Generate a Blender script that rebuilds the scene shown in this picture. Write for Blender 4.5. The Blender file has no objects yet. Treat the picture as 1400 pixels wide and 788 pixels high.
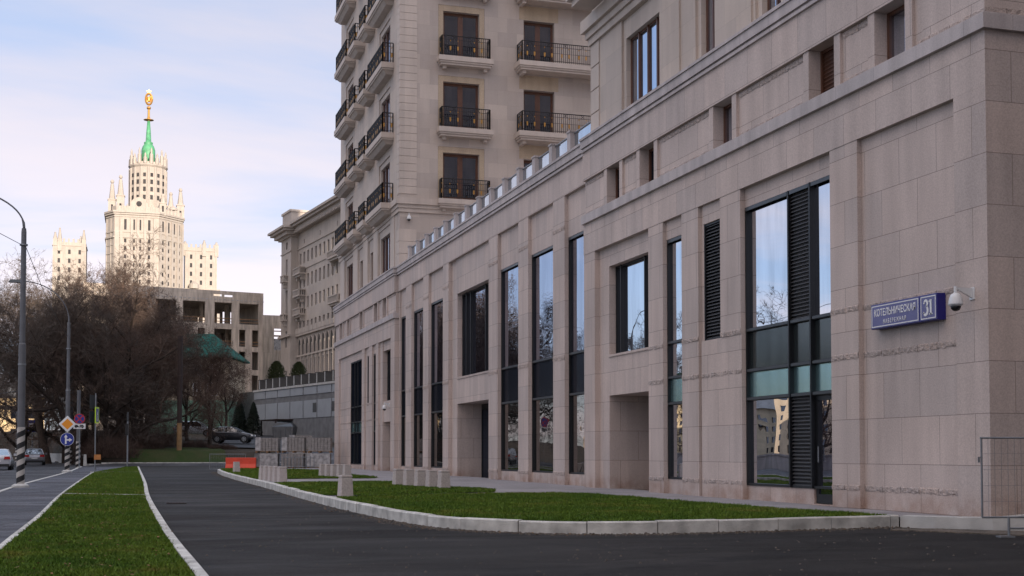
import bpy, bmesh, math, random
import numpy as np
from mathutils import Vector, Matrix
R = math.radians
scene = bpy.context.scene
COL = scene.collection

# ------------------------------------------------------------------ camera
cam_d = bpy.data.cameras.new('camera'); cam = bpy.data.objects.new('camera', cam_d); COL.objects.link(cam)
cam.location = (0, 0, 1.15)
cam.rotation_euler = (R(90 + 2.132), 0, R(-17.074))
cam_d.sensor_width = 36; cam_d.lens = 45; cam_d.shift_y = 0.1149
cam_d.clip_start = 0.1; cam_d.clip_end = 6000
scene.camera = cam
# ------------------------------------------------------------------ sky, sun, exposure
SUN_EL, SUN_AZ = 10.0, 174.0          # degrees; azimuth measured clockwise from +Y
w = bpy.data.worlds.new('World'); scene.world = w; w.use_nodes = True
nt = w.node_tree; nt.nodes.clear()
def N(tree, kind, **kw):
    n = tree.nodes.new(kind)
    for k, v in kw.items():
        if k.startswith('i_'): n.inputs[k[2:].replace('_', ' ')].default_value = v
        else: setattr(n, k, v)
    return n
out = N(nt, 'ShaderNodeOutputWorld'); bg = N(nt, 'ShaderNodeBackground')
sky = N(nt, 'ShaderNodeTexSky', sky_type='NISHITA', sun_disc=False, sun_elevation=R(SUN_EL), sun_rotation=R(SUN_AZ),
        altitude=150, air_density=1.0, dust_density=0.7, ozone_density=2.5)
tc = N(nt, 'ShaderNodeTexCoord'); sep = N(nt, 'ShaderNodeSeparateXYZ')
nt.links.new(tc.outputs['Generated'], sep.inputs[0])
# clouds: the view direction projected on a flat cloud deck, stretched into streaks
den = N(nt, 'ShaderNodeMath', operation='ADD'); den.inputs[1].default_value = 0.12
nt.links.new(sep.outputs[2], den.inputs[0])
mx = N(nt, 'ShaderNodeMath', operation='MAXIMUM'); mx.inputs[1].default_value = 0.03
nt.links.new(den.outputs[0], mx.inputs[0])
dv = []
for k in (0, 1):
    d = N(nt, 'ShaderNodeMath', operation='DIVIDE'); nt.links.new(sep.outputs[k], d.inputs[0]); nt.links.new(mx.outputs[0], d.inputs[1]); dv.append(d)
cmb = N(nt, 'ShaderNodeCombineXYZ'); nt.links.new(dv[0].outputs[0], cmb.inputs[0]); nt.links.new(dv[1].outputs[0], cmb.inputs[1])
mp = N(nt, 'ShaderNodeMapping'); mp.inputs['Scale'].default_value = (0.30, 0.62, 1.0); mp.inputs['Location'].default_value = (1.7, 0.35, 0)
mp.inputs['Rotation'].default_value = (0, 0, R(12))
nt.links.new(cmb.outputs[0], mp.inputs[0])
nz = N(nt, 'ShaderNodeTexNoise', i_Scale=1.1, i_Detail=7.0, i_Roughness=0.52, i_Distortion=0.35)
nt.links.new(mp.outputs[0], nz.inputs['Vector'])
rmp = N(nt, 'ShaderNodeValToRGB'); rmp.color_ramp.elements[0].position = 0.42; rmp.color_ramp.elements[1].position = 0.62
rmp.color_ramp.interpolation = 'EASE'
nt.links.new(nz.outputs['Fac'], rmp.inputs[0])
gam = N(nt, 'ShaderNodeGamma'); gam.inputs[1].default_value = 0.40; nt.links.new(sky.outputs[0], gam.inputs[0])   # flattens sky brightness so more light comes from overhead
lum = N(nt, 'ShaderNodeRGBToBW'); nt.links.new(gam.outputs[0], lum.inputs[0])
cc = N(nt, 'ShaderNodeMixRGB', blend_type='MULTIPLY'); cc.inputs[0].default_value = 1.0
cc.inputs[2].default_value = (1.36, 1.22, 1.17, 1)
nt.links.new(lum.outputs[0], cc.inputs[1])
fm = N(nt, 'ShaderNodeMath', operation='MULTIPLY'); fm.inputs[1].default_value = 0.85
nt.links.new(rmp.outputs[0], fm.inputs[0])
cm = N(nt, 'ShaderNodeMixRGB'); nt.links.new(fm.outputs[0], cm.inputs[0]); clr = N(nt, 'ShaderNodeMixRGB', blend_type='MULTIPLY'); clr.inputs[0].default_value = 1.0; clr.inputs[2].default_value = (0.86, 0.91, 1.04, 1); nt.links.new(gam.outputs[0], clr.inputs[1]); nt.links.new(clr.outputs[0], cm.inputs[1]); nt.links.new(cc.outputs[0], cm.inputs[2])
tint = N(nt, 'ShaderNodeMixRGB', blend_type='MULTIPLY'); tint.inputs[0].default_value = 1.0; tint.inputs[2].default_value = (0.76, 0.765, 0.845, 1)
nt.links.new(cm.outputs[0], tint.inputs[1]); # upper sky, out of frame, is boosted to light the shaded facade
zr = N(nt, 'ShaderNodeMapRange', interpolation_type='SMOOTHSTEP'); nt.links.new(sep.outputs[2], zr.inputs[0])
zr.inputs[1].default_value = 0.32; zr.inputs[2].default_value = 0.80
zc_ = N(nt, 'ShaderNodeMixRGB'); zc_.inputs[1].default_value = (1, 1, 1, 1); zc_.inputs[2].default_value = (3.6, 3.08, 2.45, 1); nt.links.new(zr.outputs[0], zc_.inputs[0])
zm = N(nt, 'ShaderNodeMixRGB', blend_type='MULTIPLY'); zm.inputs[0].default_value = 1.0
nt.links.new(tint.outputs[0], zm.inputs[1]); nt.links.new(zc_.outputs[0], zm.inputs[2]); nt.links.new(zm.outputs[0], bg.inputs['Color']); bg.inputs['Strength'].default_value = 0.15
nt.links.new(bg.outputs[0], out.inputs[0])
sd = bpy.data.lights.new('sun', 'SUN'); sun = bpy.data.objects.new('sun', sd); COL.objects.link(sun)
sd.energy = 2.0; sd.angle = R(0.5); sd.color = (1.0, 0.85, 0.70)
to_sun = Vector((math.sin(R(SUN_AZ)) * math.cos(R(SUN_EL)), math.cos(R(SUN_AZ)) * math.cos(R(SUN_EL)), math.sin(R(SUN_EL))))
sun.rotation_euler = to_sun.to_track_quat('Z', 'Y').to_euler()
vs = scene.view_settings
vs.view_transform = 'Standard'; vs.look = 'None'; vs.exposure = 1.98; vs.gamma = 1; vs.use_curve_mapping = False
scene.cycles.max_bounces = 6; scene.cycles.diffuse_bounces = 3; scene.cycles.glossy_bounces = 3
scene.cycles.use_denoising = True

# ------------------------------------------------------------------ materials
MATS = {}
def new_mat(name):
    m = bpy.data.materials.new(name); m.use_nodes = True; MATS[name] = m
    t = m.node_tree; t.nodes.clear()
    o = N(t, 'ShaderNodeOutputMaterial'); b = N(t, 'ShaderNodeBsdfPrincipled')
    t.links.new(b.outputs[0], o.inputs[0])
    return m, t, b, o
def L(t, a, b): t.links.new(a, b)
def noise_var(t, vec, scale, detail, lo, hi, stretch=None, dist=0.0):
    """grey factor lo..hi from a noise"""
    if stretch:
        m = N(t, 'ShaderNodeMapping'); m.inputs['Scale'].default_value = stretch; L(t, vec, m.inputs[0]); vec = m.outputs[0]
    n = N(t, 'ShaderNodeTexNoise', i_Scale=scale, i_Detail=detail, i_Distortion=dist); L(t, vec, n.inputs['Vector'])
    r = N(t, 'ShaderNodeMapRange'); r.inputs[1].default_value = 0.3; r.inputs[2].default_value = 0.7
    r.inputs[3].default_value = lo; r.inputs[4].default_value = hi; L(t, n.outputs['Fac'], r.inputs[0])
    return r.outputs[0]
def mul(t, col, fac):
    m = N(t, 'ShaderNodeMixRGB', blend_type='MULTIPLY'); m.inputs[0].default_value = 1
    L(t, col, m.inputs[1]); L(t, fac, m.inputs[2]); return m.outputs[0]
def rgb(t, c):
    n = N(t, 'ShaderNodeRGB'); n.outputs[0].default_value = (*c, 1); return n.outputs[0]
def bump(t, b, h, strength, dist=0.01):
    n = N(t, 'ShaderNodeBump'); n.inputs['Strength'].default_value = strength; n.inputs['Distance'].default_value = dist
    L(t, h, n.inputs['Height']); L(t, n.outputs[0], b.inputs['Normal'])
def plain(name, c, rough=0.6, var=0.12, scale=3.0, metal=0.0, coat=0.0, bmp=0.0, spec=0.5):
    m, t, b, o = new_mat(name)
    co = N(t, 'ShaderNodeTexCoord').outputs['Object']
    f = noise_var(t, co, scale, 6, 1 - var, 1 + var)
    L(t, mul(t, rgb(t, c), f), b.inputs['Base Color'])
    b.inputs['Roughness'].default_value = rough; b.inputs['Metallic'].default_value = metal
    b.inputs['Coat Weight'].default_value = coat; b.inputs['Specular IOR Level'].default_value = spec
    if bmp: bump(t, b, noise_var(t, co, scale * 12, 4, 0, 1), bmp)
    return m
def stone(name, c1, c2, bw, bh, mortar, speck, rough=0.7, streak=0.12, joint=0.55, spec=0.35, pitted=0.0, stain=False):
    """cut stone slabs: joints, slab-to-slab tone, grain and rain streaks"""
    m, t, b, o = new_mat(name)
    g = N(t, 'ShaderNodeNewGeometry'); sp = N(t, 'ShaderNodeSeparateXYZ'); sn = N(t, 'ShaderNodeSeparateXYZ')
    L(t, g.outputs['Position'], sp.inputs[0]); L(t, g.outputs['True Normal'], sn.inputs[0])
    ab = N(t, 'ShaderNodeMath', operation='ABSOLUTE'); L(t, sn.outputs[0], ab.inputs[0])
    gt = N(t, 'ShaderNodeMath', operation='GREATER_THAN'); gt.inputs[1].default_value = 0.5; L(t, ab.outputs[0], gt.inputs[0])
    u = N(t, 'ShaderNodeMix'); L(t, gt.outputs[0], u.inputs[0]); L(t, sp.outputs[0], u.inputs[2]); L(t, sp.outputs[1], u.inputs[3])
    cb = N(t, 'ShaderNodeCombineXYZ'); L(t, u.outputs[0], cb.inputs[0]); L(t, sp.outputs[2], cb.inputs[1])
    br = N(t, 'ShaderNodeTexBrick', offset=0.5); br.inputs['Scale'].default_value = 1
    br.inputs['Brick Width'].default_value = bw; br.inputs['Row Height'].default_value = bh
    br.inputs['Mortar Size'].default_value = mortar; br.inputs['Mortar Smooth'].default_value = 0.2
    br.inputs['Color1'].default_value = (*c1, 1); br.inputs['Color2'].default_value = (*c2, 1)
    br.inputs['Mortar'].default_value = (c1[0] * joint, c1[1] * joint, c1[2] * joint, 1)
    L(t, cb.outputs[0], br.inputs['Vector'])
    col = br.outputs['Color']
    P = g.outputs['Position']
    col = mul(t, col, noise_var(t, P, 38, 3, 1 - speck, 1 + speck))
    col = mul(t, col, noise_var(t, P, 0.45, 5, 0.92, 1.07))
    col = mul(t, col, noise_var(t, P, 2.6, 4, 1 - streak, 1 + streak * 0.5, (1, 1, 0.12)))
    if stain:      # patchy brown damp marks that have soaked up from the paving
        zr_ = N(t, 'ShaderNodeMapRange', interpolation_type='SMOOTHSTEP'); zr_.inputs[1].default_value = .62; zr_.inputs[2].default_value = .05; L(t, sp.outputs[2], zr_.inputs[0])
        nn = noise_var(t, P, 2.2, 5, 0, 1); mm_ = N(t, 'ShaderNodeMath', operation='MULTIPLY'); L(t, zr_.outputs[0], mm_.inputs[0]); L(t, nn, mm_.inputs[1])
        sm = N(t, 'ShaderNodeMixRGB', blend_type='MULTIPLY'); L(t, mm_.outputs[0], sm.inputs[0]); L(t, col, sm.inputs[1]); sm.inputs[2].default_value = (.66, .54, .47, 1); col = sm.outputs[0]
    L(t, col, b.inputs['Base Color'])
    b.inputs['Roughness'].default_value = rough; b.inputs['Specular IOR Level'].default_value = spec
    if pitted: bump(t, b, noise_var(t, P, 9, 8, 0, 1), 1.0, pitted)
    else: bump(t, b, br.outputs['Fac'], -0.6, 0.006)
    return m
GRAN = stone('granite', (.535, .44, .39), (.465, .395, .36), 1.22, 0.93, .007, .13, joint=.45, streak=.13, stain=True)
GRAN_T = stone('granite_trim', (.47, .42, .405), (.44, .40, .39), 1.45, 40, .006, .10, joint=.6, streak=.2)
GRAN_R = stone('granite_rough', (.45, .365, .32), (.40, .34, .31), .62, 40, .010, .22, rough=.9, pitted=.03, joint=.4)
GRAN_D = stone('granite_brown', (.27, .215, .19), (.245, .20, .18), 2.2, 1.9, .006, .14, joint=.55)
GRAN_C = stone('granite_dark_flank', (.27, .225, .215), (.25, .215, .21), 1.5, 0.93, .006, .15, joint=.5)
CREAM = stone('limestone', (.53, .45, .385), (.47, .405, .355), 1.3, 0.82, .005, .05, joint=.72, spec=.25, streak=.07)
CREAM_V = stone('limestone_patch', (.52, .445, .385), (.42, .36, .32), 1.15, 0.85, .005, .05, joint=.72, spec=.25, streak=.05)
CREAM_T = stone('limestone_trim', (.54, .462, .40), (.51, .44, .385), 1.6, 50, .004, .05, joint=.75, spec=.25, streak=.1)
TRAV = stone('travertine', (.47, .37, .26), (.42, .33, .24), 1.4, 2.3, .004, .16, joint=.8, spec=.25)
CLASSIC = stone('grey_beige_stone', (.43, .375, .325), (.41, .36, .315), 2.4, 1.2, .01, .06, joint=.9, spec=.2)
WHITE_ST = stone('cream_cladding', (.375, .335, .295), (.355, .325, .29), 5, 3.3, .03, .04, joint=.9, spec=.2)
CONC_RAW = stone('raw_concrete', (.56, .475, .385), (.48, .41, .34), 1.4, 3.0, .02, .10, joint=.75, spec=.2, streak=.35)
CONC = plain('pale_concrete', (.44, .44, .42), .85, .16, 2.2, bmp=.25)
CONC_D = plain('dark_concrete', (.16, .165, .17), .85, .22, 1.2)
PANEL = plain('grey_cladding_panel', (.30, .325, .35), .55, .07, .8)
KERB = plain('kerb_concrete', (.47, .465, .43), .85, .34, 3.0, bmp=.4)
LEAF = plain('dead_leaf', (.16, .085, .03), .8, .4, 20)
GRIT = plain('gutter_grit', (.10, .085, .07), .9, .4, 20)
BOLL = plain('bollard_granite', (.44, .395, .37), .75, .20, 30, bmp=.2)
DARKMET = plain('black_window_frame', (.006, .007, .009), .45, .1, 2)
GREYMET = plain('grey_window_trim', (.055, .062, .068), .38, .1, 2, metal=.4)
LOUV = plain('louvre_metal', (.045, .045, .048), .45, .1, 2)
BROWN = plain('brown_window_frame', (.10, .042, .024), .45, .15, 4)
IRON = plain('black_iron', (.012, .012, .014), .5, .1, 5)
GOLD = plain('gilded_metal', (.48, .26, .07), .4, .1, 5, metal=.7)
GALV = plain('galvanised_steel', (.22, .235, .25), .45, .15, 6, metal=.5)
POLEGREY = plain('pole_grey_paint', (.10, .105, .115), .55, .18, 2.0)
WHITEP = plain('white_paint', (.62, .61, .58), .55, .08, 5)
BLACKP = plain('black_paint', (.015, .015, .017), .5, .1, 5)
RUST = plain('rusted_brown_steel', (.028, .016, .013), .8, .25, 3)
YELLOW_D = plain('worn_yellow_paint', (.22, .13, .055), .7, .25, 3)
RED = plain('red_plastic', (.62, .05, .015), .5, .12, 2)
WOOD = plain('pallet_wood', (.22, .125, .06), .8, .3, 8)
TYRE = plain('tyre_rubber', (.012, .012, .013), .8, .1, 9)
FARGLASS = plain('far_window_glass', (.05, .048, .05), .8, .3, .5, spec=.1)
SHADE_DARK = plain('painted_shade_dark', (.05, .045, .04), .9, .2, 1)  # dark colour standing for shade in the arcade and on the wall blocks
RIM = plain('wheel_rim', (.35, .36, .37), .35, .1, 5, metal=.8)
PL_BLACK = plain('black_plastic', (.012, .012, .013), .35, .05, 5)
GREENCU = plain('green_copper', (.07, .27, .13), .55, .25, .6)
GREENROOF = plain('green_metal_roof', (.008, .070, .055), .8, .3, .8, spec=.15)
PLASTER = plain('beige_plaster', (.36, .30, .215), .85, .14, .7)
MINT = plain('mint_render', (.13, .24, .17), .85, .12, .8)
YELLOWW = plain('ochre_render', (.55, .42, .24), .85, .1, .5)
GREYF = plain('grey_fence_board', (.16, .165, .175), .7, .15, 1)
def glassy(name, tint, dark, fac, rough=0.0, wav=0.0, wscale=0.35):
    """coated glazing: a dark interior behind a mirror coat"""
    m = bpy.data.materials.new(name); m.use_nodes = True; t = m.node_tree; t.nodes.clear()
    o = N(t, 'ShaderNodeOutputMaterial'); mixs = N(t, 'ShaderNodeMixShader')
    d = N(t, 'ShaderNodeBsdfDiffuse'); d.inputs[0].default_value = (*dark, 1)
    gl = N(t, 'ShaderNodeBsdfGlossy'); gl.inputs[0].default_value = (*tint, 1); gl.inputs['Roughness'].default_value = rough
    g = N(t, 'ShaderNodeNewGeometry')
    # faint dust / rain streaks change how strongly the pane mirrors
    f = noise_var(t, g.outputs['Position'], 3.0, 4, fac * 0.86, fac * 1.08, (1, 1, .15))
    L(t, f, mixs.inputs[0]); L(t, d.outputs[0], mixs.inputs[1]); L(t, gl.outputs[0], mixs.inputs[2])
    L(t, mixs.outputs[0], o.inputs[0])
    if wav:
        n = N(t, 'ShaderNodeTexNoise', i_Scale=wscale, i_Detail=1.0); L(t, g.outputs['Position'], n.inputs['Vector'])
        bp = N(t, 'ShaderNodeBump'); bp.inputs['Strength'].default_value = 1; bp.inputs['Distance'].default_value = wav
        L(t, n.outputs['Fac'], bp.inputs['Height']); L(t, bp.outputs[0], gl.inputs['Normal'])
    return m
GLASS = glassy('mirror_glass', (.82, .86, .93), (.012, .014, .018), .80, 0, .006, .6)
GLASS_M = glassy('tinted_glass', (.66, .68, .78), (.014, .013, .018), .72, 0, .010, .5)
GLASS_L = glassy('low_tinted_glass', (.72, .68, .66), (.010, .012, .013), .46, 0, .008, .7)
GLASS_D = glassy('dark_glass', (.55, .62, .78), (.005, .008, .014), .20, .01, .008)
GLASS_T = glassy('teal_glass', (.50, .80, .86), (.09, .15, .15), .72, .22)
GLASS_B = glassy('blue_window_glass', (.74, .82, .95), (.02, .022, .03), .74, .02, .006)
SPAND = glassy('spandrel_glass', (.62, .70, .72), (.018, .023, .024), .17, .15)
SPAND_M = glassy('dark_spandrel_glass', (.6, .64, .75), (.012, .014, .019), .10, .15)
CARGLASS = glassy('car_glass', (.75, .8, .85), (.008, .009, .01), .42, .02)
BALG = glassy('balustrade_glass', (.85, .92, 1.0), (.06, .075, .08), .62, .05)
def carpaint(name, c, metal):
    m = plain(name, c, .32, .03, 2, metal=metal, coat=.8); return m
P_SILVER = carpaint('silver_car_paint', (.33, .34, .37), .6)
P_WHITE = carpaint('white_car_paint', (.55, .56, .58), 0)
P_BLACK = carpaint('black_car_paint', (.014, .014, .018), .1)
TAILRED = plain('tail_lamp_red', (.42, .012, .012), .25, .05, 5)
SIGNBLUE = plain('sign_blue', (.012, .03, .26), .35, .06, 3)
SIGNWHITE = plain('sign_white', (.72, .72, .72), .4, .03, 3)
SIGNORANGE = plain('sign_amber', (.80, .29, .012), .4, .04, 3)
SIGNRED = plain('sign_red', (.42, .018, .03), .4, .04, 3)
SIGNLIME = plain('sign_lime', (.50, .72, .02), .4, .04, 3)
HOUSEBLUE = plain('house_sign_violet_blue', (.085, .085, .235), .22, .10, 2)
HOUSEEDGE = plain('house_sign_edge_blue', (.012, .010, .16), .4, .06, 3)
CAMWHITE = plain('camera_housing_white', (.62, .63, .63), .35, .04, 6)
ORANGE_B = plain('orange_box', (.42, .17, .05), .7, .15, 6)
def asphalt(name, c, var=.2, stripe=.25):
    m, t, b, o = new_mat(name)
    P = N(t, 'ShaderNodeNewGeometry').outputs['Position']
    col = rgb(t, c)
    col = mul(t, col, noise_var(t, P, .35, 6, 1 - var, 1 + var))
    col = mul(t, col, noise_var(t, P, 1.0, 6, 1 - stripe, 1 + stripe, (.5, 1.1, 1), 1.5))
    col = mul(t, col, noise_var(t, P, 45, 2, .5, 1.5)); col = mul(t, col, noise_var(t, P, 1.0, 6, 1 - stripe * .8, 1 + stripe, (.10, .55, 1), .8))
    # dusty, worn areas
    dn = noise_var(t, P, .55, 8, 0, 1, (.6, 1, 1), 1.2); dp = N(t, 'ShaderNodeMath', operation='POWER'); dp.inputs[1].default_value = 1.8; L(t, dn, dp.inputs[0])
    df = N(t, 'ShaderNodeMath', operation='MULTIPLY'); df.inputs[1].default_value = .55; L(t, dp.outputs[0], df.inputs[0])
    du = N(t, 'ShaderNodeMixRGB'); L(t, df.outputs[0], du.inputs[0]); L(t, col, du.inputs[1]); du.inputs[2].default_value = (c[0] * 3.0, c[1] * 2.9, c[2] * 2.7, 1); col = mul(t, du.outputs[0], noise_var(t, P, 14, 3, .75, 1.25))
    # repaired patches and a few wandering cracks
    vp = N(t, 'ShaderNodeTexVoronoi', i_Scale=.16); L(t, P, vp.inputs['Vector'])
    bwv = N(t, 'ShaderNodeRGBToBW'); L(t, vp.outputs['Color'], bwv.inputs[0]); pr_ = N(t, 'ShaderNodeMapRange'); pr_.inputs[3].default_value = .72; pr_.inputs[4].default_value = 1.35; L(t, bwv.outputs[0], pr_.inputs[0]); col = mul(t, col, pr_.outputs[0])
    nd = N(t, 'ShaderNodeTexNoise', i_Scale=1.3, i_Detail=5.0); L(t, P, nd.inputs['Vector']); vm = N(t, 'ShaderNodeMixRGB'); vm.inputs[0].default_value = .45; L(t, P, vm.inputs[1]); L(t, nd.outputs['Color'], vm.inputs[2])
    vc = N(t, 'ShaderNodeTexVoronoi', feature='DISTANCE_TO_EDGE', i_Scale=.32); L(t, vm.outputs[0], vc.inputs['Vector'])
    ck = N(t, 'ShaderNodeMapRange'); ck.inputs[1].default_value = .0; ck.inputs[2].default_value = .012; ck.inputs[3].default_value = .35; L(t, vc.outputs['Distance'], ck.inputs[0]); col = mul(t, col, ck.outputs[0])
    # scattered grit
    v = N(t, 'ShaderNodeTexVoronoi', i_Scale=9.0); L(t, P, v.inputs['Vector'])
    cr = N(t, 'ShaderNodeMapRange'); cr.inputs[1].default_value = .05; cr.inputs[2].default_value = .09; cr.inputs[3].default_value = .35; cr.inputs[4].default_value = 1
    L(t, v.outputs['Distance'], cr.inputs[0]); col = mul(t, col, cr.outputs[0])
    L(t, col, b.inputs['Base Color']); L(t, noise_var(t, P, 1.0, 6, .96, .66, (.2, .6, 1), .8), b.inputs['Roughness']); b.inputs['Specular IOR Level'].default_value = .26
    bump(t, b, noise_var(t, P, 60, 3, 0, 1), .6, .012)
    return m
ASPH = asphalt('asphalt', (.0100, .0090, .0086), .55, .5)
ASPH2 = asphalt('old_asphalt', (.040, .041, .046), .15, .2)
WALKA = asphalt('pavement_asphalt', (.052, .054, .065), .16, .12)
def paving(name):
    m, t, b, o = new_mat(name)
    P = N(t, 'ShaderNodeNewGeometry').outputs['Position']
    br = N(t, 'ShaderNodeTexBrick', offset=0.5); br.inputs['Scale'].default_value = 1
    br.inputs['Brick Width'].default_value = .6; br.inputs['Row Height'].default_value = .4; br.inputs['Mortar Size'].default_value = .006
    br.inputs['Color1'].default_value = (.26, .245, .25, 1); br.inputs['Color2'].default_value = (.22, .205, .21, 1); br.inputs['Mortar'].default_value = (.11, .11, .11, 1)
    L(t, P, br.inputs['Vector'])
    col = mul(t, br.outputs['Color'], noise_var(t, P, .5, 5, .8, 1.15)); col = mul(t, col, noise_var(t, P, 30, 3, .85, 1.15))
    L(t, col, b.inputs['Base Color']); b.inputs['Roughness'].default_value = .8
    bump(t, b, br.outputs['Fac'], -.4, .005)
    return m
PAVE = paving('paving_slabs')
def ground_mat(name, c1, c2, scale=.35, bmp=.6):
    m, t, b, o = new_mat(name)
    P = N(t, 'ShaderNodeNewGeometry').outputs['Position']
    n = N(t, 'ShaderNodeTexNoise', i_Scale=scale, i_Detail=8.0, i_Roughness=.65); L(t, P, n.inputs['Vector'])
    r = N(t, 'ShaderNodeValToRGB'); r.color_ramp.elements[0].position = .38; r.color_ramp.elements[1].position = .64
    r.color_ramp.elements[0].color = (*c1, 1); r.color_ramp.elements[1].color = (*c2, 1); L(t, n.outputs['Fac'], r.inputs[0])
    col = mul(t, r.outputs[0], noise_var(t, P, 18, 4, .6, 1.35))
    L(t, col, b.inputs['Base Color']); b.inputs['Roughness'].default_value = .95; b.inputs['Specular IOR Level'].default_value = .15
    bump(t, b, noise_var(t, P, 22, 5, 0, 1), bmp, .04)
    return m
SOIL = ground_mat('bare_soil', (.055, .042, .032), (.034, .03, .022))
TURF = ground_mat('turf_base', (.020, .038, .007), (.042, .046, .012), .9)
BANKGRASS = ground_mat('bank_grass', (.024, .046, .010), (.045, .048, .018), .5)
SAND = ground_mat('sandy_rubble', (.16, .135, .11), (.09, .08, .07), 2.0)
WATER = glassy('river_water', (.75, .8, .88), (.02, .028, .03), .6, .12)
def grass_mat():
    m, t, b, o = new_mat('grass_blades')
    P = N(t, 'ShaderNodeNewGeometry').outputs['Position']
    n = N(t, 'ShaderNodeTexNoise', i_Scale=.55, i_Detail=6.0, i_Roughness=.7); L(t, P, n.inputs['Vector'])
    r = N(t, 'ShaderNodeValToRGB'); e = r.color_ramp.elements
    e[0].position = .32; e[0].color = (.044, .100, .008, 1); e[1].position = .72; e[1].color = (.165, .150, .030, 1)
    k = r.color_ramp.elements.new(.56); k.color = (.086, .142, .012, 1)
    L(t, n.outputs['Fac'], r.inputs[0])
    n2 = N(t, 'ShaderNodeTexNoise', i_Scale=2.3, i_Detail=4.0); L(t, P, n2.inputs['Vector'])
    dry = N(t, 'ShaderNodeMapRange'); dry.inputs[1].default_value = .60; dry.inputs[2].default_value = .82; L(t, n2.outputs['Fac'], dry.inputs[0])
    dm_ = N(t, 'ShaderNodeMixRGB'); L(t, dry.outputs[0], dm_.inputs[0]); L(t, r.outputs[0], dm_.inputs[1]); dm_.inputs[2].default_value = (.17, .125, .045, 1)
    L(t, mul(t, dm_.outputs[0], noise_var(t, P, 25, 3, .5, 1.55)), b.inputs['Base Color'])
    b.inputs['Roughness'].default_value = .7; b.inputs['Specular IOR Level'].default_value = .2
    return m
GRASSM = grass_mat()
def bark(name, c, var=.3):
    return plain(name, c, .9, var, 5, spec=.15)
BARK = bark('bark', (.042, .032, .026))
TWIG = bark('twig_brown', (.100, .072, .058))
TWIG2 = bark('twig_grey_brown', (.088, .071, .060))
TWIG3 = bark('twig_red_brown', (.108, .074, .058))
CONIF = plain('conifer_green', (.012, .022, .012), .8, .4, 3)
THUJA = plain('thuja_green', (.05, .06, .018), .8, .35, 2)
BUSHM = bark('bush_twig', (.075, .05, .04))
GRANULE = plain('paving_block_grey', (.27, .255, .245), .85, .22, 5)
FILM = plain('stretch_film', (.34, .335, .335), .35, .45, 5)
def stripes(name, c1, c2, period, ang):
    m, t, b, o = new_mat(name)
    co = N(t, 'ShaderNodeTexCoord').outputs['Object']; s = N(t, 'ShaderNodeSeparateXYZ'); L(t, co, s.inputs[0])
    at = N(t, 'ShaderNodeMath', operation='ARCTAN2'); L(t, s.outputs[0], at.inputs[0]); L(t, s.outputs[1], at.inputs[1])
    a = N(t, 'ShaderNodeMath', operation='MULTIPLY'); a.inputs[1].default_value = ang; L(t, at.outputs[0], a.inputs[0])
    ad = N(t, 'ShaderNodeMath', operation='ADD'); L(t, a.outputs[0], ad.inputs[0]); L(t, s.outputs[2], ad.inputs[1])
    dvd = N(t, 'ShaderNodeMath', operation='DIVIDE'); dvd.inputs[1].default_value = period; L(t, ad.outputs[0], dvd.inputs[0])
    fr = N(t, 'ShaderNodeMath', operation='FRACT'); L(t, dvd.outputs[0], fr.inputs[0])
    g = N(t, 'ShaderNodeMath', operation='GREATER_THAN'); g.inputs[1].default_value = .5; L(t, fr.outputs[0], g.inputs[0])
    mxr = N(t, 'ShaderNodeMixRGB'); L(t, g.outputs[0], mxr.inputs[0]); mxr.inputs[1].default_value = (*c1, 1); mxr.inputs[2].default_value = (*c2, 1)
    L(t, mul(t, mxr.outputs[0], noise_var(t, co, 4, 5, .7, 1.15)), b.inputs['Base Color']); b.inputs['Roughness'].default_value = .6
    return m
STRIPE = stripes('black_white_spiral', (.012, .012, .014), (.45, .43, .40), .40, .40 / (2 * math.pi) * 1.0)

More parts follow.
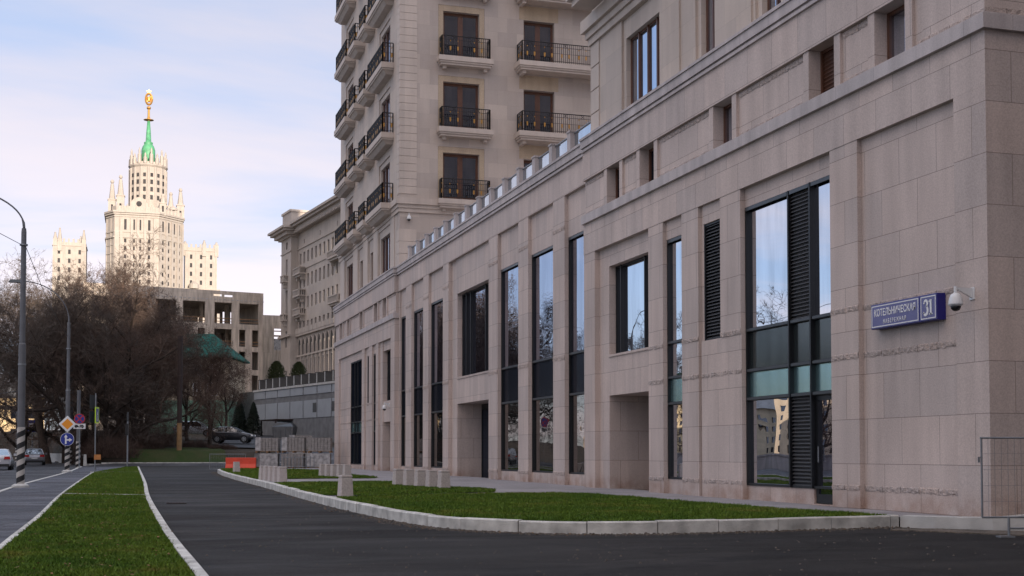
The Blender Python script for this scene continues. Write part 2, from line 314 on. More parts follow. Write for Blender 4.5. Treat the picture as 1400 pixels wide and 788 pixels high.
# ------------------------------------------------------------------ builders
WLOC = {}
class MB:
    def __init__(s): s.v = []; s.f = []
    def add(s, vs, fs):
        o = len(s.v); s.v += [tuple(p) for p in vs]; s.f += [tuple(i + o for i in q) for q in fs]; return s
    def box(s, x0, x1, y0, y1, z0, z1):
        if x0 > x1: x0, x1 = x1, x0
        if y0 > y1: y0, y1 = y1, y0
        if z0 > z1: z0, z1 = z1, z0
        return s.add([(x0, y0, z0), (x1, y0, z0), (x1, y1, z0), (x0, y1, z0), (x0, y0, z1), (x1, y0, z1), (x1, y1, z1), (x0, y1, z1)],
                     [(0, 3, 2, 1), (4, 5, 6, 7), (0, 1, 5, 4), (1, 2, 6, 5), (2, 3, 7, 6), (3, 0, 4, 7)])
    def frus(s, cx, cy, z0, z1, a0, b0, a1, b1):
        return s.add([(cx - a0, cy - b0, z0), (cx + a0, cy - b0, z0), (cx + a0, cy + b0, z0), (cx - a0, cy + b0, z0),
                      (cx - a1, cy - b1, z1), (cx + a1, cy - b1, z1), (cx + a1, cy + b1, z1), (cx - a1, cy + b1, z1)],
                     [(0, 3, 2, 1), (4, 5, 6, 7), (0, 1, 5, 4), (1, 2, 6, 5), (2, 3, 7, 6), (3, 0, 4, 7)])
    def prism(s, poly, z0, z1, zf=None):
        n = len(poly); zf = zf or (lambda x, y: 0)
        vs = [(x, y, z0 + zf(x, y)) for x, y in poly] + [(x, y, z1 + zf(x, y)) for x, y in poly]
        fs = [tuple(range(n - 1, -1, -1)), tuple(range(n, 2 * n))] + [(i, (i + 1) % n, n + (i + 1) % n, n + i) for i in range(n)]
        return s.add(vs, fs)
    def extrude(s, poly, d):
        """poly: list of 3d points, d: 3d offset"""
        n = len(poly); vs = list(poly) + [(p[0] + d[0], p[1] + d[1], p[2] + d[2]) for p in poly]
        return s.add(vs, [tuple(range(n - 1, -1, -1)), tuple(range(n, 2 * n))] + [(i, (i + 1) % n, n + (i + 1) % n, n + i) for i in range(n)])
    def tube(s, pts, rs, n=8, caps=True):
        pts = [Vector(p) for p in pts]
        if not isinstance(rs, (list, tuple)): rs = [rs] * len(pts)
        base = len(s.v); prev = None
        for i, p in enumerate(pts):
            d = (pts[min(i + 1, len(pts) - 1)] - pts[max(i - 1, 0)]).normalized()
            if prev is None:
                a = d.orthogonal().normalized()
            else:
                a = (prev - d * prev.dot(d)); a = a.normalized() if a.length > 1e-6 else d.orthogonal().normalized()
            prev = a; b = d.cross(a)
            for k in range(n):
                t = 2 * math.pi * (k + .5) / n; q = p + (a * math.cos(t) + b * math.sin(t)) * rs[i]; s.v.append(tuple(q))
        for i in range(len(pts) - 1):
            for k in range(n):
                a0 = base + i * n + k; a1 = base + i * n + (k + 1) % n
                s.f.append((a0, a1, a1 + n, a0 + n))
        if caps:
            s.f.append(tuple(base + k for k in range(n - 1, -1, -1))); s.f.append(tuple(base + (len(pts) - 1) * n + k for k in range(n)))
        return s
    def lathe(s, prof, cx, cy, n=16, z=0):
        base = len(s.v)
        for r, h in prof:
            for k in range(n):
                t = 2 * math.pi * k / n; s.v.append((cx + r * math.cos(t), cy + r * math.sin(t), z + h))
        for i in range(len(prof) - 1):
            for k in range(n):
                a0 = base + i * n + k; a1 = base + i * n + (k + 1) % n
                s.f.append((a0, a1, a1 + n, a0 + n))
        s.f.append(tuple(base + k for k in range(n - 1, -1, -1))); s.f.append(tuple(base + (len(prof) - 1) * n + k for k in range(n)))
        return s
    def wall(s, axis, p0, p1, u0, u1, z0, z1, ops):
        """wall slab between planes p0..p1 on an axis ('x' or 'y'), running u0..u1, with rectangular openings (ua,ub,za,zb)"""
        br = sorted({u0, u1, *[o[0] for o in ops], *[o[1] for o in ops]}); br = [b for b in br if u0 <= b <= u1]
        strips = []
        for a, b in zip(br[:-1], br[1:]):
            mid = (a + b) / 2; iv = sorted((o[2], o[3]) for o in ops if o[0] < mid < o[1]); z = z0; seg = []
            for za, zb in iv:
                if za > z: seg.append((z, min(za, z1)))
                z = max(z, zb)
            if z < z1: seg.append((z, z1))
            if strips and strips[-1][2] == seg and abs(strips[-1][1] - a) < 1e-9: strips[-1] = (strips[-1][0], b, seg)
            else: strips.append((a, b, seg))
        for a, b, seg in strips:
            for za, zb in seg:
                if axis == 'x': s.box(p0, p1, a, b, za, zb)
                else: s.box(a, b, p0, p1, za, zb)
        return s
    def build(s, name, mat, parent=None, smooth=False, org=None, bevel=0, loc=None):
        me = bpy.data.meshes.new(name)
        if org is None: org = WLOC.get(parent.name, (0, 0, 0)) if parent else (0, 0, 0)
        if loc is not None: org = loc
        if any(org): vs = [(a - org[0], b - org[1], c - org[2]) for a, b, c in s.v]
        else: vs = s.v
        me.from_pydata(vs, [], s.f); me.materials.append(mat); me.update()
        o = bpy.data.objects.new(name, me); COL.objects.link(o)
        if parent: o.parent = parent; WLOC[o.name] = WLOC.get(parent.name, (0, 0, 0)) if org else org
        if loc is not None: o.location = loc
        if smooth:
            for p in me.polygons: p.use_smooth = True
        if bevel:
            b = o.modifiers.new('edge', 'BEVEL'); b.width = bevel; b.segments = 2; b.limit_method = 'ANGLE'
        return o
def build_two(a, mat_a, b, mat_b, name, parent):
    """two builders joined in one mesh with a material each"""
    q = MB(); q.v = list(a.v); q.f = list(a.f); q.add(b.v, b.f); o = q.build(name, mat_a, parent); o.data.materials.append(mat_b)
    for p in o.data.polygons[len(a.f):]: p.material_index = 1
    return o
def split_build(mb, name, mat, parent, per=8):
    """one mesh per box (boxes are 8 vertices, 6 faces each)"""
    for i in range(0, len(mb.v), per):
        q = MB(); q.v = mb.v[i:i + per]; q.f = [tuple(k - i for k in f) for f in mb.f[i * 6 // per:(i + per) * 6 // per]]; q.build(name, mat, parent)
def rough_bands(mb, parent, mat):
    """each band box becomes a run of rock-faced stones: bulging, with an uneven lower edge"""
    rg = random.Random(len(mb.v)); sink = .012
    for i in range(0, len(mb.v), 8):
        q = mb.v[i:i + 8]; xs_ = [p[0] for p in q]; ys_ = [p[1] for p in q]; zs_ = [p[2] for p in q]
        x0, x1, y0, y1, z0, z1 = min(xs_), max(xs_), min(ys_), max(ys_), min(zs_), max(zs_)
        if y1 - y0 < x1 - x0:
            MB().box(x0, x1, y0, y1, z0, z1).build('rough_band', mat, parent); continue
        ny = max(6, int((y1 - y0) / .06)); nz = 4; m = MB(); nxt = y0 + rg.uniform(.35, .7); bul = rg.uniform(0, .012)
        for a in range(ny + 1):
            y = y0 + (y1 - y0) * a / ny; seam = False
            if y > nxt: nxt = y + rg.uniform(.4, .75); bul = rg.uniform(0, .014); seam = True
            for b in range(nz + 1):
                t = b / nz; z = z0 + (z1 - z0) * t
                if b == 0: z += rg.uniform(-.012, .012)
                d = (math.sin(math.pi * t) ** .6) * (.003 + bul * .45) + rg.uniform(-.004, .004)
                if seam: d = -.012
                if b in (0, nz): d = -.016 if b == nz else rg.uniform(-.012, .004)
                m.v.append((x0 + sink - d, y, z))
        for a in range(ny):
            for b in range(nz): k = a * (nz + 1) + b; m.f.append((k, k + nz + 1, k + nz + 2, k + 1))
        m.build('rough_band', mat, parent)
def tag(o, label=None, cat=None, group=None, kind=None):
    if label: o['label'] = label
    if cat: o['category'] = cat
    if group: o['group'] = group
    if kind: o['kind'] = kind
    return o
def thing(name, label, cat, loc=(0, 0, 0), rz=0, group=None):
    o = bpy.data.objects.new(name, None); COL.objects.link(o); o.location = loc; o.rotation_euler = (0, 0, rz)
    o.empty_display_size = .3; WLOC[o.name] = tuple(loc) if rz == 0 else (0, 0, 0)
    return tag(o, label, cat, group)
LOCAL = (0, 0, 0)
def local_thing(name, label, cat, loc, rz=0, group=None):
    o = thing(name, label, cat, loc, rz, group); WLOC[o.name] = (0, 0, 0); return o
def copy_tree(o, parent=None):
    c = o.copy(); COL.objects.link(c)
    if parent: c.parent = parent
    for ch in list(o.children): copy_tree(ch, c)
    return c
def smooth_line(pts, n=6):
    """Catmull-Rom through 2d points"""
    P = [np.array(p, float) for p in pts]; P = [2 * P[0] - P[1]] + P + [2 * P[-1] - P[-2]]; o = []
    for i in range(1, len(P) - 2):
        for k in range(n):
            t = k / n; a, b, c, d = P[i - 1:i + 3]
            o.append(tuple(.5 * ((2 * b) + (c - a) * t + (2 * a - 5 * b + 4 * c - d) * t * t + (3 * b - a - 3 * c + d) * t ** 3)))
    o.append(tuple(P[-2])); return o
def gz(y): return 0.0026 * (min(y, 160) - 20)
def sstep(t): t = min(1, max(0, t)); return t * t * (3 - 2 * t)
def bank_x(y): return -3.2 - .0024 * max(0, y - 112) ** 2
def river_x(y): return -16.2 - min(75, .0029 * max(0, y - 115) ** 2)
def ter(x, y):
    b = gz(y) - .26
    if y > 115:
        b += sstep((x - bank_x(y) - .3) / 2.5) * (min(1.35, .45 * max(0, y - 118)) + min(2.9, .046 * max(0, y - 121)))
    rx = river_x(y)
    if x < rx: b -= sstep((rx - x) / 2) * 3.5
    return b
# ================================================================== ground, roads, lawns
def sheet(name, xs, ys, zf, mat, kind='structure', off=0.0):
    m = MB(); nx = len(xs)
    for y in ys:
        for x in xs: m.v.append((x, y, zf(x, y) + off))
    for j in range(len(ys) - 1):
        for i in range(nx - 1):
            a = j * nx + i; m.f.append((a, a + 1, a + nx + 1, a + nx))
    return tag(m.build(name, mat, smooth=True), kind=kind)
gxs = [-2500, -900, -400, -200, -120, -80, -50, -30] + list(np.arange(-20, 44.1, 1.0)) + [50, 60, 80, 120, 200, 400, 900, 2500]
gys = [-900, -200, -60, -20, 0, 20, 60, 100, 112] + list(np.arange(115, 124, .5)) + list(np.arange(124.5, 190.1, 1.5)) + [200, 230, 270, 330, 420, 600, 900, 1500, 4000]
sheet('ground', gxs, gys, lambda x, y: ter(x, y) - .06, SOIL)
def plane(name, poly, mat, off, top=.004, kind='structure'):
    m = MB(); n = len(poly); m.v = [(x, y, gz(y) + off) for x, y in poly]; m.f = [tuple(range(n))]
    return tag(m.build(name, mat), kind=kind)
ROADZ = -.20
plane('road', [(-15, -30), (40, -30), (40, 116.5), (-15, 116.5)], ASPH, ROADZ)
plane('carriageway', [(-14.6, -30), (-3.75, -30), (-3.75, 40), (-3.6, 55), (-3.05, 80), (-2.9, 116), (-14.6, 116)], ASPH2, ROADZ + .006)
# carriageway bending away to the left behind the bank, and the side street climbing to the right
ys = list(np.arange(115.5, 190, 1.5)); m = MB()
for y in ys:
    bx = bank_x(y) - .1
    for k, dx in enumerate((-12, -8, -4, 0)): m.v.append((bx + dx, y, gz(y) + ROADZ + .012))
for j in range(len(ys) - 1):
    for i in range(3): a = j * 4 + i; m.f.append((a, a + 1, a + 5, a + 4))
tag(m.build('far_carriageway', ASPH2), kind='structure')
cxs = list(np.arange(-2.5, 40.1, 1.0)); cys = [114, 115.5, 117, 118.5]
sheet('cross_street', cxs, cys, lambda x, y: ter(x, y), ASPH2, off=.055)
def side_street(x, y): return ter(x, y)
m = MB(); nrow = 0
for y in np.arange(115.5, 175, 1.5):
    xa = 8.6 + .075 * (y - 118) if y > 127 else 14.0
    row = [(x, y, ter(x, y) + .075) for x in np.linspace(xa, xa + 10 + .05 * (y - 118), 9)]
    m.v += row; nrow += 1
for j in range(nrow - 1):
    for i in range(8): a = j * 9 + i; m.f.append((a, a + 1, a + 10, a + 9))
tag(m.build('side_street', ASPH2, smooth=True), kind='structure')
sheet('bank_lawn', list(np.arange(1.0, 10.1, .7)), list(np.arange(118.6, 127.1, .35)), lambda x, y: ter(x, y) + .04 * math.sin(x * 2 + y), BANKGRASS, off=.05)
# river beyond the embankment parapet, seen only in the mirror panes
plane('river', [(-165, -300), (-18, -300), (-18, 115), (-26, 160), (-62, 240), (-92, 300), (-92, 900), (-165, 900)], WATER, -3.0)
plane('far_bank', [(-900, -300), (-165, -300), (-165, 900), (-900, 900)], SOIL, -1.6)

# ---- left strip: lawn between two flush kerbs, asphalt footway beside the carriageway
LZ = -.10
LSL = [(-1.5, 8), (-1.53, 18.9), (-1.52, 27), (-1.62, 39), (-1.58, 56), (-1.44, 76), (-1.36, 80)]
LSR = [(.93, 8), (.88, 13.6), (.82, 18.6), (.80, 24.5), (.84, 37), (1.06, 53), (1.3, 80), (1.5, 102)]
def strip(name, line, w, z0, z1, mat, side=1):
    m = MB(); sl = smooth_line(line, 8)
    for (xa, ya), (xb, yb) in zip(sl[:-1], sl[1:]):
        g = .004
        m.add([(xa, ya + g, gz(ya) + z0), (xa + side * w, ya + g, gz(ya) + z0), (xb + side * w, yb - g, gz(yb) + z0), (xb, yb - g, gz(yb) + z0),
               (xa, ya + g, gz(ya) + z1), (xa + side * w, ya + g, gz(ya) + z1), (xb + side * w, yb - g, gz(yb) + z1), (xb, yb - g, gz(yb) + z1)],
              [(0, 3, 2, 1), (4, 5, 6, 7), (0, 1, 5, 4), (1, 2, 6, 5), (2, 3, 7, 6), (3, 0, 4, 7)])
    return tag(m.build(name, mat), kind='structure')
plane('footway', [(-3.75, -20), (-1.45, -20), (-1.5, 30), (-1.5, 60), (-1.35, 82), (-.3, 84), (.5, 108), (-2.85, 108), (-3.0, 81), (-3.55, 54), (-3.7, 40)], WALKA, LZ - .04)
strip('verge_kerb', LSR, .12, -.35, LZ + .035, KERB, -1)
strip('footway_kerb', LSL, .10, -.35, LZ + .02, KERB, 1)
strip('carriageway_kerb', [(-3.75, 8), (-3.74, 30), (-3.7, 40), (-3.6, 54), (-3.0, 81), (-2.9, 108)], .14, -.35, LZ - .02, KERB, 1)
SL = smooth_line(LSL[:-1], 6); SR = smooth_line(LSR, 6)
lawn_poly_left = [(x + .1, y) for x, y in SL] + [(-1.0, 82), (.6, 101), (1.3, 101.5)] + [(x - .12, y) for x, y in reversed(SR) if y < 101]
plane('verge_lawn', lawn_poly_left, TURF, LZ + .005)
for ya, yb in ((39.5, 37.6), (77.4, 77.0)):
    m = MB(); xa, xb = -1.55, .78 if ya < 50 else 1.15
    m.add([(xa, ya, gz(ya) + LZ), (xb, yb, gz(yb) + LZ), (xb, yb + .14, gz(yb) + LZ), (xa, ya + .14, gz(ya) + LZ),
           (xa, ya, gz(ya) + LZ + .04), (xb, yb, gz(yb) + LZ + .04), (xb, yb + .14, gz(yb) + LZ + .04), (xa, ya + .14, gz(ya) + LZ + .04)],
          [(0, 3, 2, 1), (4, 5, 6, 7), (0, 1, 5, 4), (1, 2, 6, 5), (2, 3, 7, 6), (3, 0, 4, 7)])
    tag(m.build('crossing_kerb', KERB), kind='structure')
# ---- right island: raised pavement, kerb stones, three lawns
KO = [(8.4, 84.6), (6.9, 84.0), (6.1, 82.4), (5.75, 79.4), (5.38, 70), (5.23, 60.2), (5.20, 48.3), (5.05, 38.6), (5.04, 31.0), (5.15, 26.5), (5.29, 24.4), (5.46, 22.85),
      (5.66, 22.1), (6.02, 21.4), (6.68, 20.62), (7.48, 20.1), (8.65, 19.84), (9.8, 19.9), (10.85, 19.99), (12.15, 20.18), (13.62, 20.3)]
KS = smooth_line(KO, 8)
plane('pavement', [(x + .02, y + .01) for x, y in KS] + [(13.72, 20.26), (14.08, 19.82), (14.78, 19.16), (15.45, 18.72), (20, 17.4), (20, 19.5), (15.2, 20), (15.6, 92.5), (12.3, 92.5), (12.2, 85.4)], PAVE, -.012)
# kerb stones: pieces of about 1.2 m with dark joints
m = MB(); acc = []; seglen = 0
pts = [KS[0]]
def inward(a, b, w=.17):
    d = np.array(b) - np.array(a); d /= np.linalg.norm(d) + 1e-9; return np.array([-d[1], d[0]]) * w
nrm = []
for i in range(len(KS)):
    a = KS[max(0, i - 1)]; b = KS[min(len(KS) - 1, i + 1)]; nrm.append(inward(a, b))
stones = []; cur = [0]; ln = 0
for i in range(1, len(KS)):
    ln += math.dist(KS[i], KS[i - 1]); cur.append(i)
    if ln > 1.15 or i == len(KS) - 1: stones.append(cur); cur = [i]; ln = 0
random.seed(3)
for st in stones:
    o = len(m.v); jz = random.uniform(-.012, .012); jx = random.uniform(-.008, .008); n = len(st)
    P = []
    for q, i in enumerate(st):
        p = np.array(KS[i], float)
        if q == 0: d = np.array(KS[st[1]]) - p; p = p + d / (np.linalg.norm(d) + 1e-9) * .008
        if q == n - 1: d = p - np.array(KS[st[-2]]); p = p - d / (np.linalg.norm(d) + 1e-9) * .008
        z = gz(p[1]); nn = nrm[i]; p = p + nn / .17 * jx
        P.append([(p[0], p[1], z - .35), (p[0], p[1], z - .006 + jz), (p[0] + nn[0] * .12, p[1] + nn[1] * .12, z + .014 + jz), (p[0] + nn[0], p[1] + nn[1], z + .014 + jz), (p[0] + nn[0], p[1] + nn[1], z - .35)])
    for r in P: m.v += r
    for q in range(n - 1):
        for k in range(5): a = o + q * 5 + k; b = o + q * 5 + (k + 1) % 5; m.f.append((a, b, b + 5, a + 5))
    m.f.append(tuple(o + k for k in range(4, -1, -1))); m.f.append(tuple(o + (n - 1) * 5 + k for k in range(5)))
tag(m.build('island_kerb', KERB), kind='structure')
KI = [(p[0] + n[0], p[1] + n[1]) for p, n in zip(KS, nrm)]
def kin(y0, y1): return [p for p in KI if y0 <= p[1] <= y1 and p[0] < 6.5]
near_tail = [p for p in KI if p[1] < 32.3]
lawn1 = near_tail + [(13.45, 20.75), (13.05, 22.7), (12.8, 25.1), (12.5, 28.5), (12.55, 30.6), (12.3, 32.4), (11.9, 33.4), (11, 33.75), (9.9, 33.7), (7.5, 33.4), (6.2, 32.8), (5.3, 32.4)]
lawn2 = kin(34.3, 47) + [(5.4, 33.9), (6.2, 33.9), (7.58, 34.3), (9.2, 34.9), (10.35, 35.4), (10.85, 37), (10.85, 38.8), (10.3, 40.1), (10.2, 44), (10.3, 47.9), (9, 47.9), (6.5, 47.5)]
lawn3 = kin(53.5, 83) + [(5.6, 52.6), (6.6, 53.6), (8.5, 54.1), (10.5, 54.2), (11.0, 56), (10.9, 62.4), (11.4, 70), (11.4, 77), (9, 83.6), (7.2, 83.3)]
LAWNS = {'corner_lawn': lawn1, 'middle_lawn': lawn2, 'far_lawn': lawn3}
for k, p in LAWNS.items(): plane(k, p, TURF, .006)
# low concrete edge running on past the corner of the building: one mitred run
ln_ = [(13.64, 20.30, .012), (13.95, 19.72, .012), (14.62, 18.98, .02), (15.3, 18.55, .10), (16.6, 18.05, .22), (20, 17.0, .24)]
m = MB(); n = len(ln_)
for i in range(n):
    a = np.array(ln_[max(0, i - 1)][:2]); b = np.array(ln_[min(n - 1, i + 1)][:2]); d = (b - a) / np.linalg.norm(b - a); nn = np.array([-d[1], d[0]]) * .32; x, y, z = ln_[i]
    m.v += [(x, y, -.4), (x, y, z), (x + nn[0], y + nn[1], z + .004), (x + nn[0], y + nn[1], -.4)]
for i in range(n - 1):
    for k in range(3): m.f.append((i * 4 + k, i * 4 + k + 1, i * 4 + k + 5, i * 4 + k + 4))
m.f.append((0, 3, 2, 1)); m.f.append(tuple((n - 1) * 4 + k for k in (0, 1, 2, 3)))
tag(m.build('concrete_edge', CONC), kind='structure')
m = MB(); sp = [(13.2, 19.75), (13.9, 19.55), (14.6, 18.75), (15.6, 18.3), (20, 16.9), (20, 15.2), (15.5, 16.4), (14.3, 17.4), (13.6, 18.6), (12.9, 19.5)]
m.prism(sp, ROADZ - .1, ROADZ + .02, lambda x, y: gz(y)); tag(m.build('sandy_margin', SAND), kind='structure')
# grass blades
def inside(poly, X, Y):
    c = np.zeros(len(X), bool); n = len(poly)
    for i in range(n):
        x1, y1 = poly[i]; x2, y2 = poly[(i + 1) % n]
        k = ((y1 > Y) != (y2 > Y)) & (X < (x2 - x1) * (Y - y1) / ((y2 - y1) + 1e-12) + x1); c ^= k
    return c
def blades(name, poly, off, seed, dens, hh=.055, ycut=None):
    rg = np.random.default_rng(seed); xs = [p[0] for p in poly]; ysl = [p[1] for p in poly]
    x0, x1, y0, y1 = min(xs), max(xs), min(ysl), max(ysl)
    if ycut: y0 = max(y0, ycut[0]); y1 = min(y1, ycut[1])
    n = int((x1 - x0) * (y1 - y0) * dens)
    X = rg.uniform(x0, x1, n); Y = rg.uniform(y0, y1, n)
    k = inside(poly, X, Y); X, Y = X[k], Y[k]
    clump = .5 + .5 * np.sin(X * 5.1 + 1.3 * np.sin(Y * 3.3)) * np.cos(Y * 4.7 + X * 1.7)
    keep = rg.random(len(X)) < .55 + .45 * clump; X, Y, clump = X[keep], Y[keep], clump[keep]; n = len(X)
    wd = rg.uniform(.004, .009, n) * (1 + Y / 30); H = hh * rg.uniform(.45, 1.25, n) * (.75 + .5 * clump)
    a = rg.uniform(0, 2 * np.pi, n); lx = rg.normal(0, .55, n) * H; ly = rg.normal(0, .55, n) * H; Z = .0026 * (Y - 20) + off
    V = np.empty((n, 3, 3), np.float32)
    V[:, 0] = np.stack([X - np.cos(a) * wd, Y - np.sin(a) * wd, Z], 1); V[:, 1] = np.stack([X + np.cos(a) * wd, Y + np.sin(a) * wd, Z], 1)
    V[:, 2] = np.stack([X + lx, Y + ly, Z + H], 1)
    me = bpy.data.meshes.new(name); me.vertices.add(n * 3); me.vertices.foreach_set('co', V.ravel())
    me.loops.add(n * 3); me.loops.foreach_set('vertex_index', np.arange(n * 3, dtype=np.int32))
    me.polygons.add(n); me.polygons.foreach_set('loop_start', np.arange(0, n * 3, 3, dtype=np.int32)); me.polygons.foreach_set('loop_total', np.full(n, 3, np.int32))
    me.materials.append(GRASSM); me.update(calc_edges=True); o = bpy.data.objects.new(name, me); COL.objects.link(o)
    return tag(o, kind='stuff')
def grass(name, parts):
    """several density zones merged into one 'stuff' object"""
    obs = [blades(name, *a) for a in parts]
    if len(obs) > 1:
        dst = obs[0]; bmm = bmesh.new()
        for o in obs: bmm.from_mesh(o.data)
        bmm.to_mesh(dst.data); bmm.free()
        for o in obs[1:]: bpy.data.objects.remove(o)
    return obs[0]
grass('verge_grass', [(lawn_poly_left, LZ, 1, 4200, .045, (11, 24)), (lawn_poly_left, LZ, 2, 1500, .05, (24, 45)), (lawn_poly_left, LZ, 3, 450, .055, (45, 102))])
grass('island_grass', [(lawn1, 0, 4, 1900, .055), (lawn2, 0, 5, 900, .055), (lawn3, 0, 6, 260, .06)])

# fallen leaves on the verge and grit along the kerb foot (nobody could count them)
rg = random.Random(8); m = MB()
for k in range(700):
    if rg.random() < .7: x, y = rg.uniform(-1.4, .8), 11 + 40 * rg.random() ** 1.8; z = gz(y) + LZ + .05
    else:
        i = rg.randrange(len(KS) - 1); x = KS[i][0] - rg.uniform(.02, .5); y = KS[i][1] - rg.uniform(.02, .4); z = gz(y) + ROADZ + .012
    a = rg.uniform(0, 6.28); r_ = rg.uniform(.012, .028); c, s_ = math.cos(a) * r_, math.sin(a) * r_
    m.add([(x - c, y - s_, z), (x + s_ * .5, y - c * .5, z + rg.uniform(0, .02)), (x + c, y + s_, z + rg.uniform(0, .015)), (x - s_ * .5, y + c * .5, z)], [(0, 1, 2, 3)])
tag(m.build('fallen_leaves', LEAF), kind='stuff')
m = MB()
for k in range(2600):
    i = rg.randrange(len(KS) - 1); t_ = rg.random(); off = abs(rg.gauss(0, .16)) + .015
    px_, py_ = KS[i][0] + (KS[i + 1][0] - KS[i][0]) * t_, KS[i][1] + (KS[i + 1][1] - KS[i][1]) * t_; n_ = nrm[i] / .17
    x, y = px_ - n_[0] * off, py_ - n_[1] * off; r_ = rg.uniform(.006, .022) * (1.4 if rg.random() < .08 else 1); z = gz(y) + ROADZ
    m.frus(x, y, z, z + r_ * rg.uniform(.6, 1.2), r_, r_ * rg.uniform(.6, 1), r_ * .6, r_ * .5)
for k in range(500):
    x, y = rg.uniform(1.0, 13), rg.uniform(12, 30); r_ = rg.uniform(.004, .016); z = gz(y) + ROADZ
    if x > 5 and y > 18.5: continue
    m.frus(x, y, z, z + r_, r_, r_, r_ * .6, r_ * .6)
tag(m.build('gutter_grit', GRIT), kind='stuff')
# ================================================================== the granite office building at the corner (right)
def window(parent, x_f, x_g, y0, y1, z0, z1, mull=(), rows=(), cell=None, fr=DARKMET, name='window', mw=.055, cap=True, axis='x', trim=True):
    """glazed bay on a plane: frame mesh (the window itself) with pane / spandrel / louvre children. axis 'x': faces -X, plane at x_f; axis 'y': faces -Y"""
    def bx(mb, a0, a1, u0, u1, h0, h1):
        return mb.box(a0, a1, u0, u1, h0, h1) if axis == 'x' else mb.box(u0, u1, a0, a1, h0, h1)
    f = MB(); us = [y0, *sorted(mull), y1]; zs = [z0, *sorted(rows), z1]
    bx(f, x_f, x_g + .03, y0, y0 + mw, z0, z1); bx(f, x_f, x_g + .03, y1 - mw, y1, z0, z1)
    for u in mull: bx(f, x_f - .03, x_g + .03, u - mw / 2, u + mw / 2, z0, z1)
    g = us[:]
    for i in range(len(us) - 1):
        ua = us[i] + (mw if i == 0 else mw / 2) + .0005; ub = us[i + 1] - (mw if i == len(us) - 2 else mw / 2) - .0005
        bx(f, x_f + .01, x_g + .03, ua, ub, z0, z0 + mw); bx(f, x_f + .01, x_g + .03, ua, ub, z1 - mw, z1)
        for r in rows: bx(f, x_f + .02, x_g + .03, ua, ub, r - mw * .8, r + mw * .8)
    o = f.build(name, fr, parent)
    if trim and rows:
        tr = MB()
        for i in range(len(us) - 1):
            ua = us[i] + mw + .002; ub = us[i + 1] - mw - .002
            for r in rows: bx(tr, x_f - .012, x_f + .018, ua, ub, r - mw * .55, r + mw * .55)
            bx(tr, x_f - .02, x_f + .008, ua, ub, z1 - .10, z1 - .012)
        split_build(tr, 'transom_trim', GREYMET, o)
    kinds = {}
    for i in range(len(us) - 1):
        for j in range(len(zs) - 1):
            k = cell(i, j) if cell else 'pane'
            if k is None: continue
            kinds.setdefault(k, []).append((us[i] + mw / 2, us[i + 1] - mw / 2, zs[j] + mw / 2, zs[j + 1] - mw / 2))
    for k, rects in kinds.items():
        mat, nm = {'pane': (GLASS, 'pane'), 'mpane': (GLASS_M, 'pane'), 'dpane': (GLASS_D, 'pane'), 'teal': (GLASS_T, 'pane'), 'mlow': (GLASS_L, 'pane'), 'bpane': (GLASS_B, 'pane'),
                   'spandrel': (SPAND, 'spandrel_panel'), 'mspandrel': (SPAND_M, 'spandrel_panel'), 'louvre': (LOUV, 'louvre'), 'blouvre': (BROWN, 'louvre')}[k]
        for ua, ub, za, zb in rects:
            m = MB()
            if 'louvre' in k:
                n = max(3, int((zb - za) / .085)); st = (zb - za) / n
                for q in range(n):
                    zc = za + (q + .5) * st
                    if axis == 'x': m.add([(x_f + .03, ua, zc - .028), (x_f + .03, ub, zc - .028), (x_f + .10, ub, zc + .032), (x_f + .10, ua, zc + .032), (x_f + .03, ua, zc - .016), (x_f + .03, ub, zc - .016), (x_f + .10, ub, zc + .044), (x_f + .10, ua, zc + .044)],
                                          [(0, 3, 2, 1), (4, 5, 6, 7), (0, 1, 5, 4), (1, 2, 6, 5), (2, 3, 7, 6), (3, 0, 4, 7)])
                bx(m, x_g, x_g + .01, ua, ub, za, zb)
            else: bx(m, x_g, x_g + .02, ua, ub, za, zb)
            m.build(nm, mat, o)
    return o
